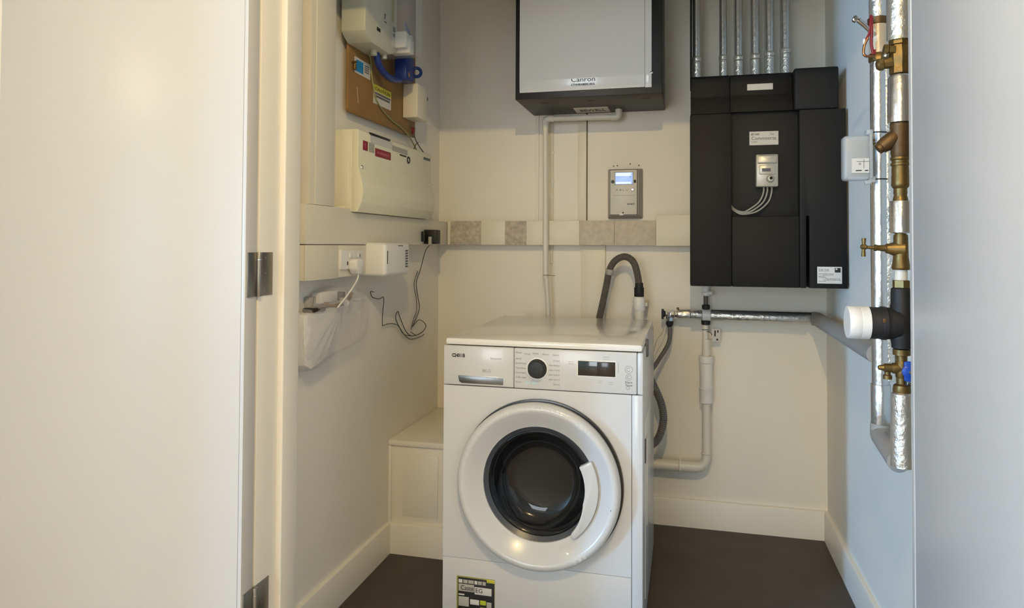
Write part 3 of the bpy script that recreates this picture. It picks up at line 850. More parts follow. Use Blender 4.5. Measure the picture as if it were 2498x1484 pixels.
# narrow surface conduits and strips on the rear wall
solid('mini_trunking', 'thin cream mini trunking left of the white overflow pipe', 'trunking', m_wall, lambda bm: box(bm, -0.628, -0.613, YB - 0.006, YB, 1.242, 1.70, 0.0015), (-0.62, YB, 1.242))
mt = thing('mini_trunking', 'cream mini trunking with small clips right of the white overflow pipe', 'trunking', (-0.555, YB, 1.242))
part('cover', mt, m_wall, lambda bm: box(bm, -0.566, -0.549, YB - 0.009, YB, 1.242, 1.70, 0.002))
for z in (1.53, 1.41, 1.335):
    part('clip', mt, m_trim, lambda bm: box(bm, -0.568, -0.547, YB - 0.0105, YB - 0.001, z, z + 0.012, 0.001))
for z in (1.528, 1.332):
    part('dirty_mark', mt, m_dirt, lambda bm: lathe(bm, (-0.578, YB - 0.0003, z), (0, -1, 0), [(0, 0.005), (0.0008, 0.004), (0.0008, 0)], 9, False))
solid('mini_trunking', 'short cream mini trunking below the rear trunking beside the overflow pipe', 'trunking', m_wall, lambda bm: box(bm, -0.565, -0.550, YB - 0.008, YB, 1.06, 1.139, 0.002), (-0.557, YB, 1.06))
vs = thing('trunking_riser', 'flat cream trunking riser between the wall unit and the rear trunking', 'trunking', (-0.42, YB, 1.242))
part('lid', vs, m_cream, lambda bm: box(bm, -0.442, -0.406, YB - 0.010, YB, 1.242, 1.70, 0.001))
part('dark_joint', vs, m_dirt, lambda bm: box(bm, -0.4055, -0.4025, YB - 0.004, YB, 1.242, 1.70))
solid('trunking_riser', 'wide flat cream trunking riser below the rear trunking behind the drain hose', 'trunking', m_cream, lambda bm: box(bm, -0.427, -0.325, YB - 0.014, YB, 0.415, 1.139, 0.0015), (-0.376, YB, 0.415))

# ------------------------------------------------------------------ cable trunking
tr = thing('cable_trunking', 'cream cable trunking across the rear wall with patchy plaster-stained covers', 'trunking', (-0.4, 2.91, 1.139))
part('base', tr, m_cream, lambda bm: box(bm, -1.009, 0.40, 2.889, YB, 1.141, 1.239, 0.001))
for x0, x1, m in ((-1.009, -0.995, 0), (-0.9945, -0.857, 1), (-0.8565, -0.7475, 0), (-0.747, -0.656, 1), (-0.6555, -0.5635, 0), (-0.563, -0.4285, 0), (-0.428, -0.283, 2), (-0.282, -0.1155, 2)):
    mm = (m_cream, m_stain, m_stain2 if False else mat('dusty_cover', (208, 196, 178), 0.85, bump=0.25, bscale=150, var=0.10, vscale=45))[m]
    part('trunking_cover', tr, mm, lambda bm: box(bm, x0, x1, 2.8815 if m else 2.883, 2.889, 1.139, 1.2415, 0.001), ('plaster-stained cover' if m == 1 else 'dusty grey-beige cover') if m else None)
part('trunking_cover', tr, m_cream, lambda bm: box(bm, -0.1145, 0.40, 2.8805, 2.889, 1.138, 1.264, 0.002), 'taller end cover')

tl = thing('cable_trunking', 'white cable trunking along the left wall under the fuse box', 'trunking', (-1.04, 2.3, 1.14))
part('base', tl, m_cream, lambda bm: prism(bm, [(1.718, 1.1395), (YB, 1.1395), (YB, 1.2375), (1.978, 1.2375), (1.978, 1.2485), (1.718, 1.2485)], 'X', XL, -1.012, 0.0008))
part('trunking_cover', tl, m_cream, lambda bm: prism(bm, [(1.716, 1.1385), (2.881, 1.1385), (2.881, 1.2385), (1.978, 1.2385), (1.978, 1.2495), (1.716, 1.2495)], 'X', -1.012, -1.0095, 0.0006))
part('end_cap', tl, m_cream, lambda bm: box(bm, XL, -1.0095, 1.712, 1.7165, 1.1385, 1.25, 0.001))
part('bottom_joint', tl, m_dirt, lambda bm: box(bm, XL, -1.0105, 1.72, 2.082, 1.1362, 1.1392), 'dirty joint line')
tu = thing('trunking_riser', 'wide cream vertical trunking on the left wall beside the fuse box', 'trunking', (-1.04, 1.8, 1.25))
part('body', tu, m_cream, lambda bm: box(bm, XL, -1.012, 1.735, 1.874, 1.2505, ZC, 0.002))
part('lid', tu, m_cream, lambda bm: box(bm, -1.0122, -1.0095, 1.7635, 1.872, 1.2505, ZC, 0.0008))
tk = thing('socket_trunking', 'lower white trunking box on the left wall with a plug socket', 'trunking', (-1.04, 1.9, 1.038))
part('base', tk, m_cream, lambda bm: box(bm, XL, -1.012, 1.716, 2.089, 1.038, 1.136, 0.001))
part('trunking_cover', tk, m_cream, lambda bm: [box(bm, -1.0125, -1.0095, 1.714, 1.902, 1.037, 1.136, 0.0008), box(bm, -1.0125, -1.0095, 1.903, 2.087, 1.0395, 1.136, 0.0008)])
sk = part('socket_plate', tk, m_whitep, lambda bm: box(bm, -1.0097, -1.003, 1.906, 2.045, 1.062, 1.121, 0.0015), 'white double socket plate')
part('switch', sk, m_whitep, lambda bm: [box(bm, -1.0035, -0.9995, 1.958, 1.968, 1.098, 1.112, 0.001), box(bm, -1.0035, -0.9995, 2.012, 2.022, 1.098, 1.112, 0.001)])
part('socket_hole', sk, m_ink, lambda bm: [box(bm, -1.0035, -1.0026, 1.945, 1.951, 1.075, 1.086), box(bm, -1.0035, -1.0026, 2.03, 2.033, 1.098, 1.108)])

pg = thing('mains_plug', 'white plug in the left wall socket with its flex running into the plastic bag', 'plug', (-0.985, 1.98, 1.05))
part('body', pg, m_whitep, lambda bm: prism(bm, [(1.952, 1.085), (1.956, 1.062), (1.97, 1.046), (1.99, 1.046), (2.004, 1.062), (2.008, 1.085), (2.0, 1.094), (1.96, 1.094)], 'X', -1.0035, -0.974, 0.004))
part('flex', pg, m_whitep, lambda bm: tube(bm, smooth_path([(-0.982, 1.98, 1.048), (-0.982, 1.972, 1.03), (-0.985, 1.945, 1.005), (-0.99, 1.905, 0.975), (-1.0, 1.88, 0.95)], 6), 0.0026, 10))

wb = thing('wall_box', 'rounded white plastic box on the left wall beside the plug socket', 'box', (-1.0, 2.19, 1.035))
part('body', wb, m_whitep, lambda bm: box(bm, XL, -0.94, 2.0885, 2.292, 1.034, 1.1445, 0.014, 4))
part('slot', wb, m_ink, lambda bm: [box(bm, -0.9405, -0.9394, 2.10, 2.104, 1.075, 1.118), box(bm, -0.9405, -0.9394, 2.188, 2.228, 1.1335, 1.1355)], 'dark slot')
part('grille', wb, m_inkm, lambda bm: [box(bm, -0.9405, -0.9394, 2.25, 2.272, 1.06 + i * 0.009, 1.066 + i * 0.009) for i in range(7)], 'small dark grille')

# ------------------------------------------------------------------ fuse box
cu_ = thing('consumer_unit', 'cream steel fuse box with red labels on the left wall', 'fuse box', (-1.03, 2.3, 1.24))
part('case', cu_, m_cu, lambda bm: box(bm, XL, -1.012, 1.986, 2.632, 1.24, 1.5005, 0.002))
part('front_cover', cu_, m_cu, lambda bm: prism(bm, [(-1.0125, 1.2405), (-0.992, 1.2405), (-0.978, 1.27), (-0.9725, 1.30), (-0.976, 1.335), (-0.986, 1.368), (-0.9905, 1.39), (-0.9905, 1.497), (-0.995, 1.5005), (-1.0125, 1.5005)], 'Y', 1.987, 2.631, 0.001), None, angle=28)
part('end_plate', cu_, m_cu, lambda bm: prism(bm, [(-1.052, 1.262), (-1.028, 1.262), (-1.022, 1.27), (-1.022, 1.5), (-1.052, 1.5)], 'Y', 1.984, 1.9875, 0.001))
part('cable_clip', cu_, m_cu, lambda bm: box(bm, XL, -1.035, 1.98, 1.99, 1.236, 1.258, 0.004))
part('screw', cu_, m_chrome, lambda bm: lathe(bm, (-0.989, 2.012, 1.381), (1, 0, 0), [(0, 0.008), (0.002, 0.007), (0.003, 0)], 14, False))
part('screw', cu_, m_chrome, lambda bm: lathe(bm, (-0.989, 2.598, 1.378), (1, 0, 0), [(0, 0.006), (0.002, 0.005), (0.003, 0)], 14, False))
XF = -0.9905
for (nm, m, y0, y1, z0, z1, lb) in (('warning_label', m_red, 2.018, 2.052, 1.4385, 1.4685, 'red warning label'), ('warning_label', m_red, 2.108, 2.232, 1.430, 1.4565, 'red warning label'), ('paper_label', m_paper, 2.069, 2.243, 1.4705, 1.4935, 'white paper label'), ('paper_label', m_paperg, 2.245, 2.38, 1.4665, 1.4845, 'grey paper label'), ('paper_label', m_paperg, 2.06, 2.10, 1.438, 1.468, 'grey paper label'), ('rating_label', m_inkm, 2.545, 2.615, 1.4715, 1.481, 'dark grey rating label')):
    part(nm, cu_, m, lambda bm: box(bm, XF - 0.0005, XF + 0.0012, y0, y1, z0, z1), lb)
text('label_text', 'WARNING', 0.013, mat('pink_print', (206, 120, 130), 0.6), cu_, (XF + 0.0014, 2.118, 1.4385), 'leftwall', width=0.10)
text('label_text', '!', 0.022, mat('pink_print', (206, 120, 130), 0.6), cu_, (XF + 0.0014, 2.031, 1.4455), 'leftwall')
part('black_strip', cu_, m_ink, lambda bm: box(bm, XF - 0.004, XF + 0.004, 2.066, 2.222, 1.4945, 1.5015, 0.001), 'black strip on the top edge')
part('lock_print', cu_, m_ink, lambda bm: [box(bm, XF - 0.0005, XF + 0.0012, 2.312, 2.372, 1.4575, 1.4625), torus(bm, (XF, 2.392, 1.450), (1, 0, 0), 0.011, 0.003, 12, 6)], 'black printed mark')

# ------------------------------------------------------------------ meter board
mb = thing('meter_board', 'brown board on the upper left wall behind the electricity meter', 'board', (-1.057, 2.3, 1.56))
part('panel', mb, m_board, lambda bm: prism(bm, [(2.022, 1.572), (2.030, 1.564), (2.59, 1.564), (2.59, 2.32), (2.022, 2.32)], 'X', -1.054, -1.045, 0.0015))
for z in (1.60, 2.22):
    part('batten', mb, m_board, lambda bm: box(bm, XL, -1.0535, 2.06, 2.55, z, z + 0.05))
lb_ = part('blue_label', mb, m_paper, lambda bm: box(bm, -1.0455, -1.044, 2.062, 2.178, 1.70, 1.7525), 'white and blue label')
part('blue_square', lb_, m_cyan, lambda bm: box(bm, -1.0445, -1.0434, 2.074, 2.124, 1.7065, 1.7445))
part('grey_print', lb_, m_inkm, lambda bm: [box(bm, -1.0445, -1.0435, 2.134, 2.168, 1.7165 + i * 0.007, 1.720 + i * 0.007) for i in range(4)])
yl = part('caution_label', mb, m_paper, lambda bm: box(bm, -1.0455, -1.044, 2.205, 2.352, 1.628, 1.695), 'white and yellow caution label')
part('yellow_band', yl, m_yellow, lambda bm: box(bm, -1.0445, -1.0434, 2.205, 2.352, 1.672, 1.695))
text('label_text', 'CAUTION', 0.015, m_ink, yl, (-1.0432, 2.215, 1.676), 'leftwall', width=0.125)
part('print_band', yl, m_inkm, lambda bm: [box(bm, -1.0445, -1.0434, 2.21, 2.345, 1.662, 1.669), box(bm, -1.0445, -1.0434, 2.21, 2.34, 1.652, 1.659)])
part('scratch', mb, m_paperg, lambda bm: [tube(bm, [(-1.0448, 2.082, 1.655), (-1.0446, 2.088, 1.62), (-1.0448, 2.090, 1.605)], 0.0012, 6)], 'pale scratch')
part('key_hook', mb, m_brass, lambda bm: [cyl(bm, (-1.046, 2.047, 1.728), (-1.030, 2.047, 1.728), 0.004, 10), cyl(bm, (-1.036, 2.046, 1.704), (-1.036, 2.048, 1.722), 0.006, 10)])

em = thing('electricity_meter', 'grey-white electricity meter with a clear terminal cover at the top of the brown board', 'meter', (-1.0, 2.1, 1.79))
part('body', em, m_meter, lambda bm: prism(bm, [(1.968, 2.2), (1.968, 1.805), (1.985, 1.793), (2.012, 1.778), (2.16, 1.778), (2.215, 1.80), (2.215, 2.2)], 'X', -1.0445, -0.962, 0.004))
part('terminal_screw_hole', em, m_ink, lambda bm: [box(bm, -0.9632, -0.9612, 2.052, 2.078, 1.828, 1.840), box(bm, -0.9632, -0.9612, 2.178, 2.196, 1.862, 1.880), box(bm, -0.9632, -0.9612, 2.180, 2.194, 1.845, 1.857)], 'black hole')
text('meter_text', '7', 0.022, m_inkm, em, (-0.9612, 2.106, 1.884), 'leftwall', bold=0.001)
part('meter_mark', em, m_inkm, lambda bm: box(bm, -0.9632, -0.9612, 2.108, 2.125, 1.872, 1.876))
part('terminal_slot', em, m_olive, lambda bm: [box(bm, -0.9632, -0.9612, 2.168, 2.186, 1.893, 2.19), box(bm, -0.9632, -0.9612, 2.05, 2.066, 1.945, 2.19)], 'yellow-brown slot')
tc_ = part('terminal_cover', em, m_clear, lambda bm: box(bm, -1.044, -0.905, 2.165, 2.315, 1.803, 2.18, 0.012, 3), 'clear cover')
part('fuse_carrier', em, m_whitep, lambda bm: [box(bm, -1.03, -0.925, 2.20, 2.275, 1.812, 1.87, 0.006), box(bm, -0.99, -0.918, 2.222, 2.262, 1.80, 1.85, 0.004)])
part('fuse_window', em, m_blue, lambda bm: prism(bm, [(2.190, 1.897), (2.232, 1.875), (2.238, 1.862), (2.20, 1.875)], 'X', -0.926, -0.9225), 'dark blue window')
part('cable_gland', em, m_meter, lambda bm: [cyl(bm, (-0.995, 2.10, 1.779), (-0.995, 2.10, 1.762), 0.011, 14), cyl(bm, (-0.985, 2.16, 1.782), (-0.985, 2.16, 1.765), 0.009, 14)])

bc = thing('blue_cable', 'dark blue cable looping below the electricity meter to a blue connector', 'cable', (-1.0, 2.25, 1.72))
part('loop', bc, m_blue, lambda bm: tube(bm, smooth_path([(-1.0, 2.125, 1.79), (-1.0, 2.135, 1.765), (-1.0, 2.16, 1.738), (-1.0, 2.215, 1.722), (-1.0, 2.27, 1.722), (-1.0, 2.33, 1.735)], 8), 0.0115, 14))
part('connector', bc, m_blue, lambda bm: box(bm, -1.02, -0.975, 2.325, 2.395, 1.735, 1.83, 0.005))
part('connector_arm', bc, m_blue, lambda bm: box(bm, -1.005, -0.985, 2.385, 2.43, 1.752, 1.835, 0.004))
part('ring', bc, m_blue, lambda bm: torus(bm, (-0.985, 2.452, 1.790), (0.45, -0.9, 0), 0.0165, 0.0062, 24, 8))
part('connector_eye', bc, m_board, lambda bm: lathe(bm, (-0.9755, 2.355, 1.757), (1, 0, 0), [(0, 0.010), (0.001, 0.009), (0.001, 0)], 16, False))

gc = thing('earth_cable', 'thin pale green cable hanging across the brown board down to the fuse box', 'cable', (-1.04, 2.3, 1.5))
part('wire', gc, m_greenw, lambda bm: tube(bm, smooth_path([(-1.035, 2.10, 1.79), (-1.0415, 2.17, 1.775), (-1.0415, 2.183, 1.72), (-1.0415, 2.215, 1.65), (-1.0415, 2.27, 1.617), (-1.0415, 2.345, 1.595), (-1.0415, 2.43, 1.582), (-1.0415, 2.505, 1.565), (-1.04, 2.555, 1.54), (-1.03, 2.585, 1.5025)], 8), 0.003, 8))
part('dark_wire', gc, m_cableg, lambda bm: tube(bm, smooth_path([(-1.035, 2.56, 1.60), (-1.035, 2.565, 1.56), (-1.03, 2.60, 1.53), (-1.015, 2.62, 1.503)], 6), 0.002, 8))
part('dark_wire', gc, m_cableg, lambda bm: tube(bm, smooth_path([(-1.03, 2.585, 1.545), (-1.03, 2.565, 1.535), (-1.022, 2.53, 1.518), (-1.015, 2.50, 1.504)], 6), 0.0018, 8))
part('red_tag', gc, m_redw, lambda bm: box(bm, -1.04, -1.034, 2.545, 2.56, 1.572, 1.60, 0.001), 'red tag')

solid('junction_box', 'plain white box at the right end of the brown board', 'box', m_cream, lambda bm: box(bm, -1.0445, -0.984, 2.462, 2.565, 1.622, 1.752, 0.004), (-1.01, 2.51, 1.622))
solid('wall_screw', 'dark screw left in the upper left wall beside the brown board', 'screw', m_cableg, lambda bm: [lathe(bm, (XL, 2.743, 1.752), (1, -0.2, 0), [(0, 0.004), (0.012, 0.004), (0.012, 0.010), (0.017, 0.009), (0.018, 0)], 12), lathe(bm, (XL, 2.765, 1.747), (1, 0, 0), [(0, 0.007), (0.002, 0.006), (0.003, 0)], 10, False)], (XL, 2.743, 1.752))

# black adaptor and tangled cable
ad = thing('power_adaptor', 'black power adaptor plugged into the trunking in the rear left corner', 'adaptor', (-0.985, 2.62, 1.14))
part('body', ad, m_blackm, lambda bm: box(bm, -1.0085, -0.957, 2.600, 2.652, 1.141, 1.198, 0.003))
part('plug_face', ad, m_blackm, lambda bm: box(bm, -1.009, -0.995, 2.572, 2.602, 1.150, 1.19, 0.003))
part('usb_plug', ad, m_paperg, lambda bm: box(bm, -0.985, -0.973, 2.588, 2.6, 1.137, 1.17, 0.002), 'grey lead plug')
part('socket_edge', ad, m_whitep, lambda bm: box(bm, -1.009, -0.968, 2.654, 2.664, 1.14, 1.2, 0.001))
ac = thing('tangled_cable', 'thin dark cable hanging tangled from the black adaptor on the left wall', 'cable', (-1.05, 2.6, 0.8))
part('drop', ac, m_cableg, lambda bm: tube(bm, smooth_path([(-0.979, 2.594, 1.140), (-1.0, 2.60, 1.115), (-1.04, 2.67, 1.07), (-1.055, 2.68, 1.03), (-1.06, 2.655, 0.985), (-1.06, 2.67, 0.93), (-1.06, 2.69, 0.88), (-1.058, 2.65, 0.84), (-1.058, 2.61, 0.81)], 8), 0.0017, 8))
part('drop', ac, m_cableg, lambda bm: tube(bm, smooth_path([(-1.062, 2.675, 1.03), (-1.062, 2.635, 0.98), (-1.062, 2.66, 0.92), (-1.062, 2.665, 0.87), (-1.062, 2.63, 0.835), (-1.06, 2.60, 0.80)], 8), 0.0015, 8))
part('coil', ac, m_cableg, lambda bm: tube(bm, smooth_path([(-1.058, 2.61, 0.81), (-1.056, 2.68, 0.83), (-1.054, 2.75, 0.80), (-1.054, 2.70, 0.775), (-1.054, 2.60, 0.775), (-1.056, 2.54, 0.80), (-1.056, 2.48, 0.86), (-1.056, 2.46, 0.885), (-1.056, 2.44, 0.86), (-1.056, 2.50, 0.805), (-1.056, 2.58, 0.765), (-1.055, 2.69, 0.76), (-1.055, 2.73, 0.765)], 8), 0.0017, 8))
part('coil', ac, m_cableg, lambda bm: tube(bm, smooth_path([(-1.060, 2.60, 0.79), (-1.060, 2.66, 0.77), (-1.060, 2.72, 0.775), (-1.060, 2.64, 0.77), (-1.060, 2.53, 0.79), (-1.060, 2.47, 0.83), (-1.060, 2.40, 0.845), (-1.060, 2.33, 0.845)], 8), 0.0016, 8))
part('lead', ac, m_cableg, lambda bm: tube(bm, smooth_path([(-1.06, 2.33, 0.845), (-1.06, 2.33, 0.88), (-1.058, 2.335, 0.945), (-1.055, 2.29, 0.945), (-1.055, 2.235, 0.955), (-1.055, 2.22, 0.975), (-1.055, 2.245, 0.972)], 8), 0.0016, 8))

# ------------------------------------------------------------------ bagged router on the left wall
rb = thing('wall_router', 'white plastic device mounted low on the left wall inside a clear bag', 'router', (-1.03, 1.85, 0.79))
part('body', rb, m_whitep, lambda bm: prism(bm, [(1.735, 0.942), (1.742, 0.80), (1.775, 0.785), (1.90, 0.815), (1.925, 0.95)], 'X', XL, -1.022, 0.004))
part('socket_box', rb, m_whitep, lambda bm: box(bm, XL, -1.037, 1.845, 1.955, 0.962, 0.998, 0.006))
part('black_plug', rb, m_ink, lambda bm: box(bm, -1.055, -1.016, 1.775, 1.845, 0.9435, 0.957, 0.005), 'black plug')
part('black_plug', rb, m_ink, lambda bm: box(bm, -1.05, -1.020, 1.95, 1.971, 0.965, 0.992, 0.004), 'black plug')
part('beige_lead', rb, m_board, lambda bm: [tube(bm, smooth_path([(-1.04, 1.87, 0.962), (-1.025, 1.92, 0.952), (-1.025, 1.99, 0.962), (-1.04, 2.05, 0.98)], 6), 0.006, 8)])


def bag(bm):
    """thin polythene bag hanging over the device: creases run out from the knot at the top"""
    ky, kz = 1.93, 0.965
    outline = [(1.775, 0.955), (1.728, 0.935), (1.712, 0.86), (1.716, 0.80), (1.735, 0.781), (1.79, 0.772), (1.86, 0.783), (1.95, 0.80), (2.05, 0.81), (2.13, 0.828), (2.16, 0.87), (2.165, 0.93), (2.15, 0.965), (2.10, 0.99), (2.02, 1.005), (1.92, 1.012), (1.84, 0.995)]
    ring = smooth_path([(y, z, 0) for y, z in outline + outline[:1]], 6)[:-1]
    n, m = len(ring), 26
    rows = []
    for j in range(m + 1):
        t = (j / m)
        row = []
        for i, p in enumerate(ring):
            y, z = ky + (p.x - ky) * t, kz + (p.y - kz) * t
            a = 2 * PI * i / n
            h = 0.050 * math.cos(t * PI / 2) ** 0.16 if t < 1 else 0
            cre = (0.0026 * math.sin(a * 13 + 2.5 * math.sin(a * 3)) + 0.0014 * math.sin(a * 37)) * math.sin(t * PI) ** 0.7
            lump = 0.012 * noise.noise(Vector((y * 13, z * 13, 5.0))) * math.sin(t * PI)
            row.append(bm.verts.new((max(XL + 0.004, XL + 0.008 + h + cre + lump), y, z)))
            if j == 0:
                break
        rows.append(row)
    for i in range(n):
        bm.faces.new((rows[0][0], rows[1][i], rows[1][(i + 1) % n]))
    for a, b in zip(rows[1:], rows[2:]):
        for i in range(n):
            k = (i + 1) % n
            bm.faces.new((a[i], a[k], b[k], b[i]))


pb = thing('plastic_bag', 'crumpled clear plastic bag hung over the device on the left wall', 'bag', (-1.03, 1.92, 0.78))
part('skin', pb, m_bag, bag, angle=180)
part('knot', pb, m_bag, lambda bm: tube(bm, smooth_path([(-1.01, 1.955, 0.962), (-1.0, 1.935, 0.958), (-0.996, 1.92, 0.965), (-1.004, 1.905, 0.975)], 6), lambda i, t: 0.007 + 0.003 * math.sin(i * 1.7), 10))
bk = thing('cable_bracket', 'small grey bracket with a thin hanging wire on the left wall above the bag', 'bracket', (-1.06, 1.83, 0.955))
part('plate', bk, m_greyp, lambda bm: box(bm, XL, -1.05, 1.81, 1.885, 0.955, 0.985, 0.003))
part('wire', bk, m_cableg, lambda bm: tube(bm, smooth_path([(-1.048, 1.83, 0.985), (-1.04, 1.80, 0.94), (-1.04, 1.775, 0.905), (-1.04, 1.755, 0.86)], 6), 0.0018, 6))

# ------------------------------------------------------------------ controller on the rear wall
ct = thing('heating_controller', 'grey wall controller with a lit blue screen on the rear wall', 'controller', (-0.245, 2.92, 1.25))


def taper(bm):
    b = [(-0.316, 1.250), (-0.169, 1.250), (-0.169, 1.460), (-0.316, 1.460)]
    f = [(-0.304, 1.262), (-0.187, 1.262), (-0.187, 1.4545), (-0.304, 1.4545)]
    v0 = [bm.verts.new((x, YB, z)) for x, z in b]
    v1 = [bm.verts.new((x, 2.893, z)) for x, z in f]
    bm.faces.new(v0)
    bm.faces.new(v1[::-1])
    for i in range(4):
        j = (i + 1) % 4
        bm.faces.new((v0[i], v0[j], v1[j], v1[i]))
    bmesh.ops.bevel(bm, geom=bm.edges[:], offset=0.003, segments=2, affect='EDGES')


part('housing', ct, m_greyp, taper)
part('dark_joint', ct, m_inkm, lambda bm: box(bm, -0.3025, -0.1885, 2.8905, 2.8945, 1.2635, 1.4535, 0.0005))
fr_ = part('front_plate', ct, mat('pale_grey_plastic', (214, 210, 198), 0.4), lambda bm: box(bm, -0.3, -0.191, 2.884, 2.892, 1.266, 1.4505, 0.002))
sn = part('screen', ct, m_screen, lambda bm: box(bm, -0.279, -0.2085, 2.8826, 2.885, 1.391, 1.4395, 0.0004), 'lit pale blue screen')
part('screen_band', sn, m_screenl, lambda bm: [box(bm, -0.277, -0.214, 2.8822, 2.8835, 1.425, 1.438), box(bm, -0.277, -0.215, 2.8822, 2.8835, 1.393, 1.4005)])
part('screen_icon', sn, m_inkm, lambda bm: [box(bm, -0.2195, -0.2165, 2.882, 2.8835, 1.42, 1.4235), box(bm, -0.218, -0.215, 2.882, 2.8835, 1.4285, 1.4305)])
part('screen_frame', ct, m_greyp, lambda bm: [box(bm, -0.282, -0.2055, 2.8832, 2.8845, 1.4395, 1.442), box(bm, -0.282, -0.2055, 2.8832, 2.8845, 1.3885, 1.391), box(bm, -0.282, -0.2795, 2.8832, 2.8845, 1.3885, 1.442), box(bm, -0.208, -0.2055, 2.8832, 2.8845, 1.3885, 1.442)])
part('button', ct, m_cableg, lambda bm: lathe(bm, (-0.2895, 2.885, 1.402), (0, -1, 0), [(0, 0.0075), (0.003, 0.007), (0.004, 0.004), (0.004, 0)], 18, False), 'dark button')
part('button', ct, m_ink, lambda bm: box(bm, -0.2035, -0.195, 2.881, 2.885, 1.3965, 1.4085, 0.001), 'square black button')
part('button', ct, m_chrome, lambda bm: lathe(bm, (-0.2085, 2.885, 1.3685), (0, -1, 0), [(0, 0.0075), (0.003, 0.007), (0.006, 0.004), (0.006, 0)], 18, False), 'chrome button')
text('button_text', 'A B L C', 0.0095, m_inkm, fr_, (-0.277, 2.8836, 1.364), width=0.05)
text('brand_text', 'smart', 0.013, m_inkm, fr_, (-0.231, 2.8836, 1.306), width=0.031, bold=0.0003)
part('flap_line', ct, m_inkg, lambda bm: box(bm, -0.29, -0.196, 2.8835, 2.8845, 1.345, 1.346))
part('pull_tab', ct, m_whitep, lambda bm: [box(bm, -0.2615, -0.2455, 2.8805, 2.885, 1.263, 1.2705, 0.001)])
part('tab_recess', ct, m_ink, lambda bm: lathe(bm, (-0.2475, 2.8845, 1.2735), (0, -1, 0), [(0, 0.0), (0.0, 0.0035), (0.0012, 0.003), (0.0012, 0)], 10, False))
for (x, z) in ((-0.295, 1.478), (-0.22, 1.482), (-0.184, 1.475), (-0.29, 1.474)):
    pass
solid('wall_scuff', 'small dark pencil scuffs on the rear wall above the grey controller', 'mark', m_dirt, lambda bm: [lathe(bm, (x, YB - 0.0002, z), (0, -1, 0), [(0, 0.003), (0.0006, 0.0026), (0.0006, 0)], 7, False) for x, z in ((-0.223, 1.481), (-0.187, 1.474), (-0.292, 1.473), (-0.276, 1.475))], (-0.24, YB, 1.474))

# ------------------------------------------------------------------ pipes on the right wall
RX, RY = 0.482, 1.95
r1 = thing('foil_riser', 'thin foil-wrapped riser pipe on the right wall behind the brass valves', 'pipe', (RX, RY, 0.68))
part('foil_sleeve', r1, m_foil, lambda bm: cyl(bm, (RX, RY, 0.79), (RX, RY, 1.434), 0.0205, 26))
part('foil_sleeve', r1, m_foil, lambda bm: cyl(bm, (RX, RY, 1.4345), (RX, RY, 1.62), 0.0198, 26))
part('foil_sleeve', r1, m_foilc, lambda bm: cyl(bm, (RX, RY, 1.728), (RX, RY, ZC), 0.0212, 26))
part('pale_sleeve', r1, mat('beige_lagging', (206, 190, 166), 0.4, 0.2, bump=0.3, bscale=60), lambda bm: cyl(bm, (RX, RY, 1.635), (RX, RY, 1.713), 0.0215, 26), 'pale beige sleeve')
part('brass_band', r1, m_bronze, lambda bm: lathe(bm, (RX, RY, 1.708), (0, 0, 1), [(0, 0.02), (0.002, 0.024), (0.018, 0.025), (0.021, 0.02)], 24), 'bronze band')
part('brass_fitting', r1, m_brass, lambda bm: lathe(bm, (RX, RY, 1.612), (0, 0, 1), [(0, 0.02), (0.003, 0.0235), (0.02, 0.0235), (0.025, 0.02)], 8), 'brass fitting')
part('lower_sleeve', r1, m_foil, lambda bm: cyl(bm, (RX, RY, 0.683), (RX, RY, 0.791), 0.0232, 26, 0.002))
part('foil_seam', r1, m_tape, lambda bm: box(bm, RX + 0.012, RX + 0.03, RY - 0.016, RY - 0.004, 0.80, 1.60, 0.003))
part('grey_lagging', r1, m_lag, lambda bm: tube(bm, round_path([(RX, RY, 0.69), (RX - 0.002, RY, 0.662), (RX - 0.016, 1.74, 0.655)], 0.045), 0.024, 20), 'grey foam elbow')
lv = part('valve_lever', r1, m_chrome, lambda bm: [tube(bm, [(0.452, 1.905, 1.684), (0.44, 1.90, 1.696), (0.424, 1.895, 1.709)], lambda i, t: 0.0055 + 0.001 * t, 12), lathe(bm, (0.418, 1.9, 1.714), (0, -1, 0), [(-0.008, 0.004), (-0.006, 0.0078), (0.004, 0.0078), (0.006, 0.005), (0.0055, 0)], 18)], 'steel lever handle')
part('lever_stem', lv, m_chrome, lambda bm: cyl(bm, (0.45, 1.905, 1.686), (0.475, 1.94, 1.68), 0.005, 12))
part('red_wire', r1, m_redw, lambda bm: [tube(bm, smooth_path([(0.455, 1.905, 1.722), (0.452, 1.90, 1.70), (0.449, 1.90, 1.675), (0.442, 1.90, 1.66), (0.44, 1.90, 1.648)], 6), 0.0028, 8), tube(bm, smooth_path([(0.456, 1.905, 1.72), (0.455, 1.9, 1.68), (0.454, 1.9, 1.65), (0.457, 1.9, 1.628)], 6), 0.0035, 8), box(bm, 0.454, 0.464, 1.898, 1.902, 1.622, 1.634, 0.001)], 'red wire')
part('bent_tube', r1, m_copper, lambda bm: tube(bm, round_path([(0.446, 1.90, 1.664), (0.437, 1.90, 1.645), (0.435, 1.90, 1.618), (0.462, 1.90, 1.6165)], 0.012), 0.0033, 10), 'bent copper tube')
part('white_clip', r1, m_whitep, lambda bm: box(bm, 0.4345, 0.442, 1.898, 1.903, 1.648, 1.662, 0.002))

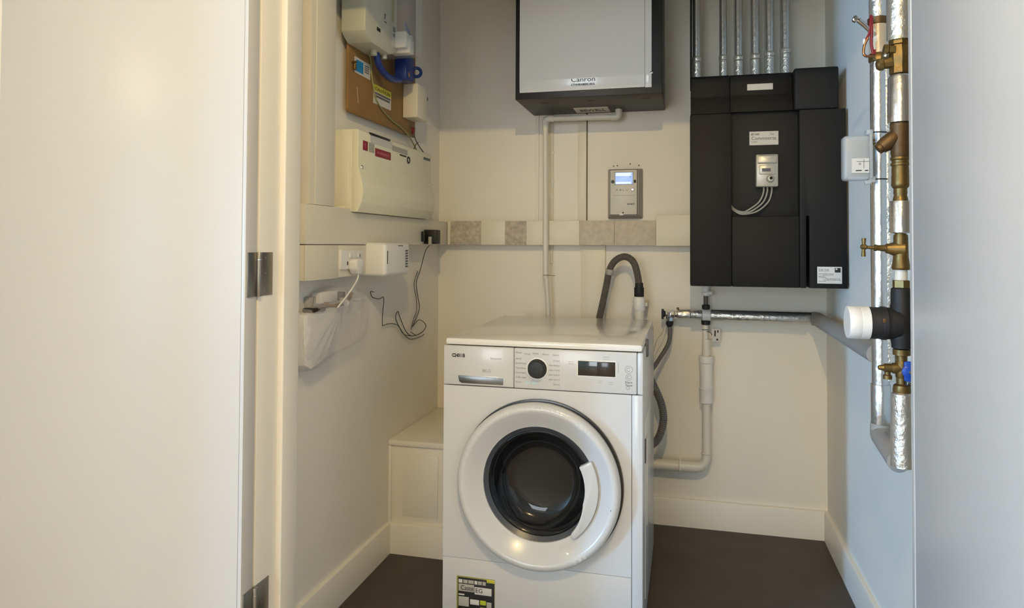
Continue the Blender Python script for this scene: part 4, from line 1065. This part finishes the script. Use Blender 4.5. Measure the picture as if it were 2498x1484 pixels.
# heat meter module strapped to the riser
hm = thing('heat_meter', 'frosted white plastic meter module strapped to the foil riser on the right wall', 'meter', (0.42, 1.92, 1.303))
part('case', hm, m_frost, lambda bm: box(bm, 0.388, 0.450, 1.896, 1.936, 1.306, 1.419, 0.008, 3))
part('case_edge', hm, m_frost, lambda bm: box(bm, 0.4475, 0.4545, 1.892, 1.94, 1.31, 1.422, 0.002))
part('inner_board', hm, m_greyp, lambda bm: box(bm, 0.396, 0.444, 1.912, 1.926, 1.318, 1.41, 0.002))
lb2 = part('paper_label', hm, m_paper, lambda bm: box(bm, 0.406, 0.446, 1.8945, 1.8965, 1.324, 1.3605), 'white label')
part('label_print', lb2, m_ink, lambda bm: [box(bm, 0.417, 0.4465, 1.8938, 1.895, 1.352, 1.3528), box(bm, 0.4335, 0.4341, 1.8938, 1.895, 1.335, 1.358), torus(bm, (0.4245, 1.8945, 1.3465), (0, 1, 0), 0.0022, 0.0005, 12, 5), box(bm, 0.415, 0.4285, 1.8938, 1.895, 1.3285, 1.331), box(bm, 0.436, 0.4435, 1.8938, 1.895, 1.3285, 1.331)])
part('fixing_lug', hm, m_frost, lambda bm: box(bm, 0.4425, 0.4575, 1.90, 1.925, 1.4205, 1.434, 0.003))
part('fixing_lug', hm, m_frost, lambda bm: box(bm, 0.4475, 0.4625, 1.90, 1.925, 1.300, 1.316, 0.003))
part('fixing_lug', hm, m_frost, lambda bm: cyl(bm, (0.437, 1.905, 1.2995), (0.452, 1.905, 1.302), 0.006, 12))
part('cable_tie', hm, m_rubber, lambda bm: torus(bm, (RX, RY, 1.4305), (0.05, 0, 1), 0.0218, 0.0016, 28, 6), 'black cable tie')
part('cable_tie', hm, m_rubber, lambda bm: torus(bm, (RX, RY, 1.3105), (0, 0.03, 1), 0.0218, 0.0016, 28, 6), 'black cable tie')
part('status_lamp', hm, m_brass, lambda bm: [cyl(bm, (0.456, 1.90, 1.405), (0.458, 1.895, 1.405), 0.003, 10), cyl(bm, (0.458, 1.90, 1.397), (0.460, 1.895, 1.397), 0.003, 10)])

# near riser with brass valves
QX, QY = 0.452, 1.66
v2 = thing('valve_riser', 'near riser pipe on the right wall with brass valves, a black regulator and foil sleeves', 'pipe', (QX, QY, 0.667))


def q(name, m, prof, z, label=None, n=26, parent=None, dx=0.0):
    return part(name, parent or v2, m, lambda bm: lathe(bm, (QX + dx, QY, z), (0, 0, -1), prof, n), label)


q('core_pipe', m_brass, [(0, 0.011), (1.73, 0.011)], ZC, n=16)
q('foil_sleeve', m_foilc, [(0, 0.0245), (ZC - 1.587, 0.0245)], ZC)
sv = q('stop_valve', m_brass, [(0, 0.018), (0.002, 0.021), (0.012, 0.0215), (0.014, 0.0185), (0.02, 0.019), (0.034, 0.0215), (0.048, 0.0215), (0.06, 0.019), (0.064, 0.0205), (0.075, 0.0205), (0.077, 0.017)], 1.590, 'large brass valve body', 8)
part('valve_cap', sv, m_brass, lambda bm: [lathe(bm, (QX - 0.012, QY, 1.541), (-1, 0, -0.15), [(0, 0.014), (0.012, 0.012), (0.02, 0.011), (0.022, 0.0135), (0.03, 0.013), (0.034, 0.009)], 8), lathe(bm, (QX - 0.012, QY - 0.012, 1.565), (-1, 0, 0.1), [(0, 0.010), (0.012, 0.009), (0.014, 0.0115), (0.022, 0.011)], 8)])
part('chrome_bolt', sv, m_chrome, lambda bm: lathe(bm, (QX - 0.030, QY - 0.012, 1.5535), (-0.3, -1, 0.2), [(0, 0.004), (0.004, 0.004), (0.006, 0)], 12))
q('foil_sleeve', m_foil, [(0, 0.019), (0.006, 0.023), (0.1035, 0.0245), (0.104, 0.022)], 1.512)
st2 = q('strainer', m_bronze, [(0, 0.017), (0.002, 0.0195), (0.012, 0.0195), (0.02, 0.0185), (0.066, 0.0185), (0.074, 0.017)], 1.4085, 'bronze Y strainer')
part('strainer_branch', st2, m_bronze, lambda bm: lathe(bm, (QX + 0.004, QY, 1.388), (-0.80, -0.0, -0.62), [(0, 0.012), (0.02, 0.0172), (0.042, 0.0165), (0.052, 0.0145), (0.053, 0.0118), (0.06, 0.0112), (0.061, 0)], 20, False))
q('joint_ring', m_brass, [(0, 0.016), (0.001, 0.019), (0.006, 0.0195), (0.008, 0.017), (0.013, 0.0165), (0.014, 0.019), (0.019, 0.019), (0.02, 0.016)], 1.3345, 'pale brass ring')
q('brass_coupling', m_brass, [(0, 0.0165), (0.012, 0.0175), (0.02, 0.0172), (0.024, 0.0178), (0.036, 0.0178), (0.042, 0.0185), (0.047, 0.0165), (0.05, 0.0135), (0.06, 0.0140), (0.064, 0.0128), (0.07, 0.0145), (0.08, 0.016), (0.083, 0.012)], 1.3155, 'brass coupling', 12)
q('foil_sleeve', m_foil, [(0, 0.0205), (0.002, 0.0215), (0.068, 0.0215), (0.07, 0.019)], 1.2385)
tp = q('drain_tap', m_brass, [(0, 0.0135), (0.006, 0.0142), (0.03, 0.0145), (0.05, 0.0150), (0.064, 0.0168), (0.072, 0.0185), (0.076, 0.0165)], 1.166, 'brass tee with a drain tap', 20)
part('tap_body', tp, m_brass, lambda bm: lathe(bm, (QX + 0.004, QY, 1.134), (-1, 0, 0.06), [(0, 0.019), (0.018, 0.015), (0.027, 0.0115), (0.033, 0.0105), (0.034, 0.0075), (0.05, 0.0062), (0.052, 0.0075), (0.056, 0.0075), (0.057, 0.004), (0.078, 0.0035)], 18))
part('tap_key', tp, m_brass, lambda bm: [tube(bm, [(QX - 0.074, QY, 1.118), (QX - 0.0735, QY, 1.1385), (QX - 0.073, QY, 1.158)], lambda i, t: 0.0032 + 0.0016 * abs(2 * t - 1) ** 2, 12), lathe(bm, (QX - 0.066, QY, 1.1385), (-1, 0, 0.06), [(0, 0.003), (0.003, 0.006), (0.011, 0.006), (0.014, 0.003)], 12)])
q('white_pipe', m_pipe, [(0, 0.0125), (0.024, 0.0125)], 1.091, 'short white pipe')
q('brass_nut', m_brass, [(0, 0.014), (0.001, 0.017), (0.016, 0.017), (0.018, 0.014)], 1.068, None, 6)
rg = q('regulator', m_rubber, [(0, 0.016), (0.003, 0.0195), (0.012, 0.0205), (0.035, 0.0205), (0.04, 0.022), (0.112, 0.022), (0.118, 0.0205), (0.13, 0.0195), (0.132, 0.015)], 1.052, 'black plastic regulator body')
part('regulator_branch', rg, m_rubber, lambda bm: lathe(bm, (QX - 0.004, QY, 0.974), (-1, 0, 0), [(0, 0.032), (0.02, 0.034), (0.026, 0.0345), (0.028, 0.0362), (0.036, 0.0362), (0.038, 0.0345), (0.0595, 0.0345)], 36))
part('white_cap', rg, m_whitep, lambda bm: lathe(bm, (QX - 0.0645, QY, 0.974), (-1, 0, 0), [(0, 0.0345), (0.001, 0.0358), (0.018, 0.0358), (0.0185, 0.0352), (0.0195, 0.0358), (0.0415, 0.0355), (0.0435, 0.034), (0.044, 0.0)], 40), 'white adjusting cap')
part('branch_label', rg, m_bronze, lambda bm: box(bm, QX - 0.045, QY * 0 + QX - 0.0385, QY - 0.0366, QY - 0.034, 0.978, 0.987, 0.0005))
bv = q('isolating_valve', m_brass, [(0, 0.014), (0.001, 0.0175), (0.013, 0.0175), (0.015, 0.0095), (0.024, 0.0095), (0.028, 0.0125), (0.06, 0.0125), (0.064, 0.010), (0.074, 0.0105), (0.078, 0.0165), (0.09, 0.0185), (0.095, 0.0165)], 0.920, 'brass isolating valve', 16)
part('test_point', bv, m_brass, lambda bm: [lathe(bm, (QX + 0.002, QY, 0.878), (-1, 0, 0), [(0, 0.0125), (0.02, 0.0115), (0.022, 0.0095), (0.036, 0.0095), (0.038, 0.0065), (0.048, 0.0045), (0.05, 0.0)], 14, False), lathe(bm, (QX - 0.028, QY, 0.87), (0, 0, -1), [(0, 0.006), (0.006, 0.006), (0.008, 0.009), (0.016, 0.009)], 10)])
bh = part('blue_handle', bv, m_bluel, lambda bm: [lathe(bm, (QX + 0.008, QY - 0.014, 0.875), (0.1, -1, 0), [(0, 0.006), (0.004, 0.014), (0.010, 0.015), (0.013, 0.011), (0.0135, 0)], 16, False), box(bm, QX - 0.002, QY * 0 + QX + 0.020, QY - 0.026, QY - 0.018, 0.854, 0.897, 0.004)], 'blue quarter-turn handle')
part('handle_screw', bh, m_chrome, lambda bm: lathe(bm, (QX + 0.009, QY - 0.0275, 0.875), (0, -1, 0), [(0, 0.004), (0.002, 0.0035), (0.0025, 0)], 12, False))
part('valve_tag', bv, m_ink, lambda bm: box(bm, QX + 0.002, QX + 0.018, QY - 0.0165, QY - 0.0135, 0.843, 0.857, 0.001), 'small black tag')
text('tag_text', 'FS', 0.01, m_paper, bv, (QX + 0.004, QY - 0.0168, 0.8465), width=0.012)
q('foil_sleeve', m_foilc, [(0, 0.0175), (0.003, 0.0205), (0.05, 0.022), (0.158, 0.0235), (0.16, 0.02)], 0.827)

for o in bpy.data.objects:
    if '_o' in o:
        del o['_o']
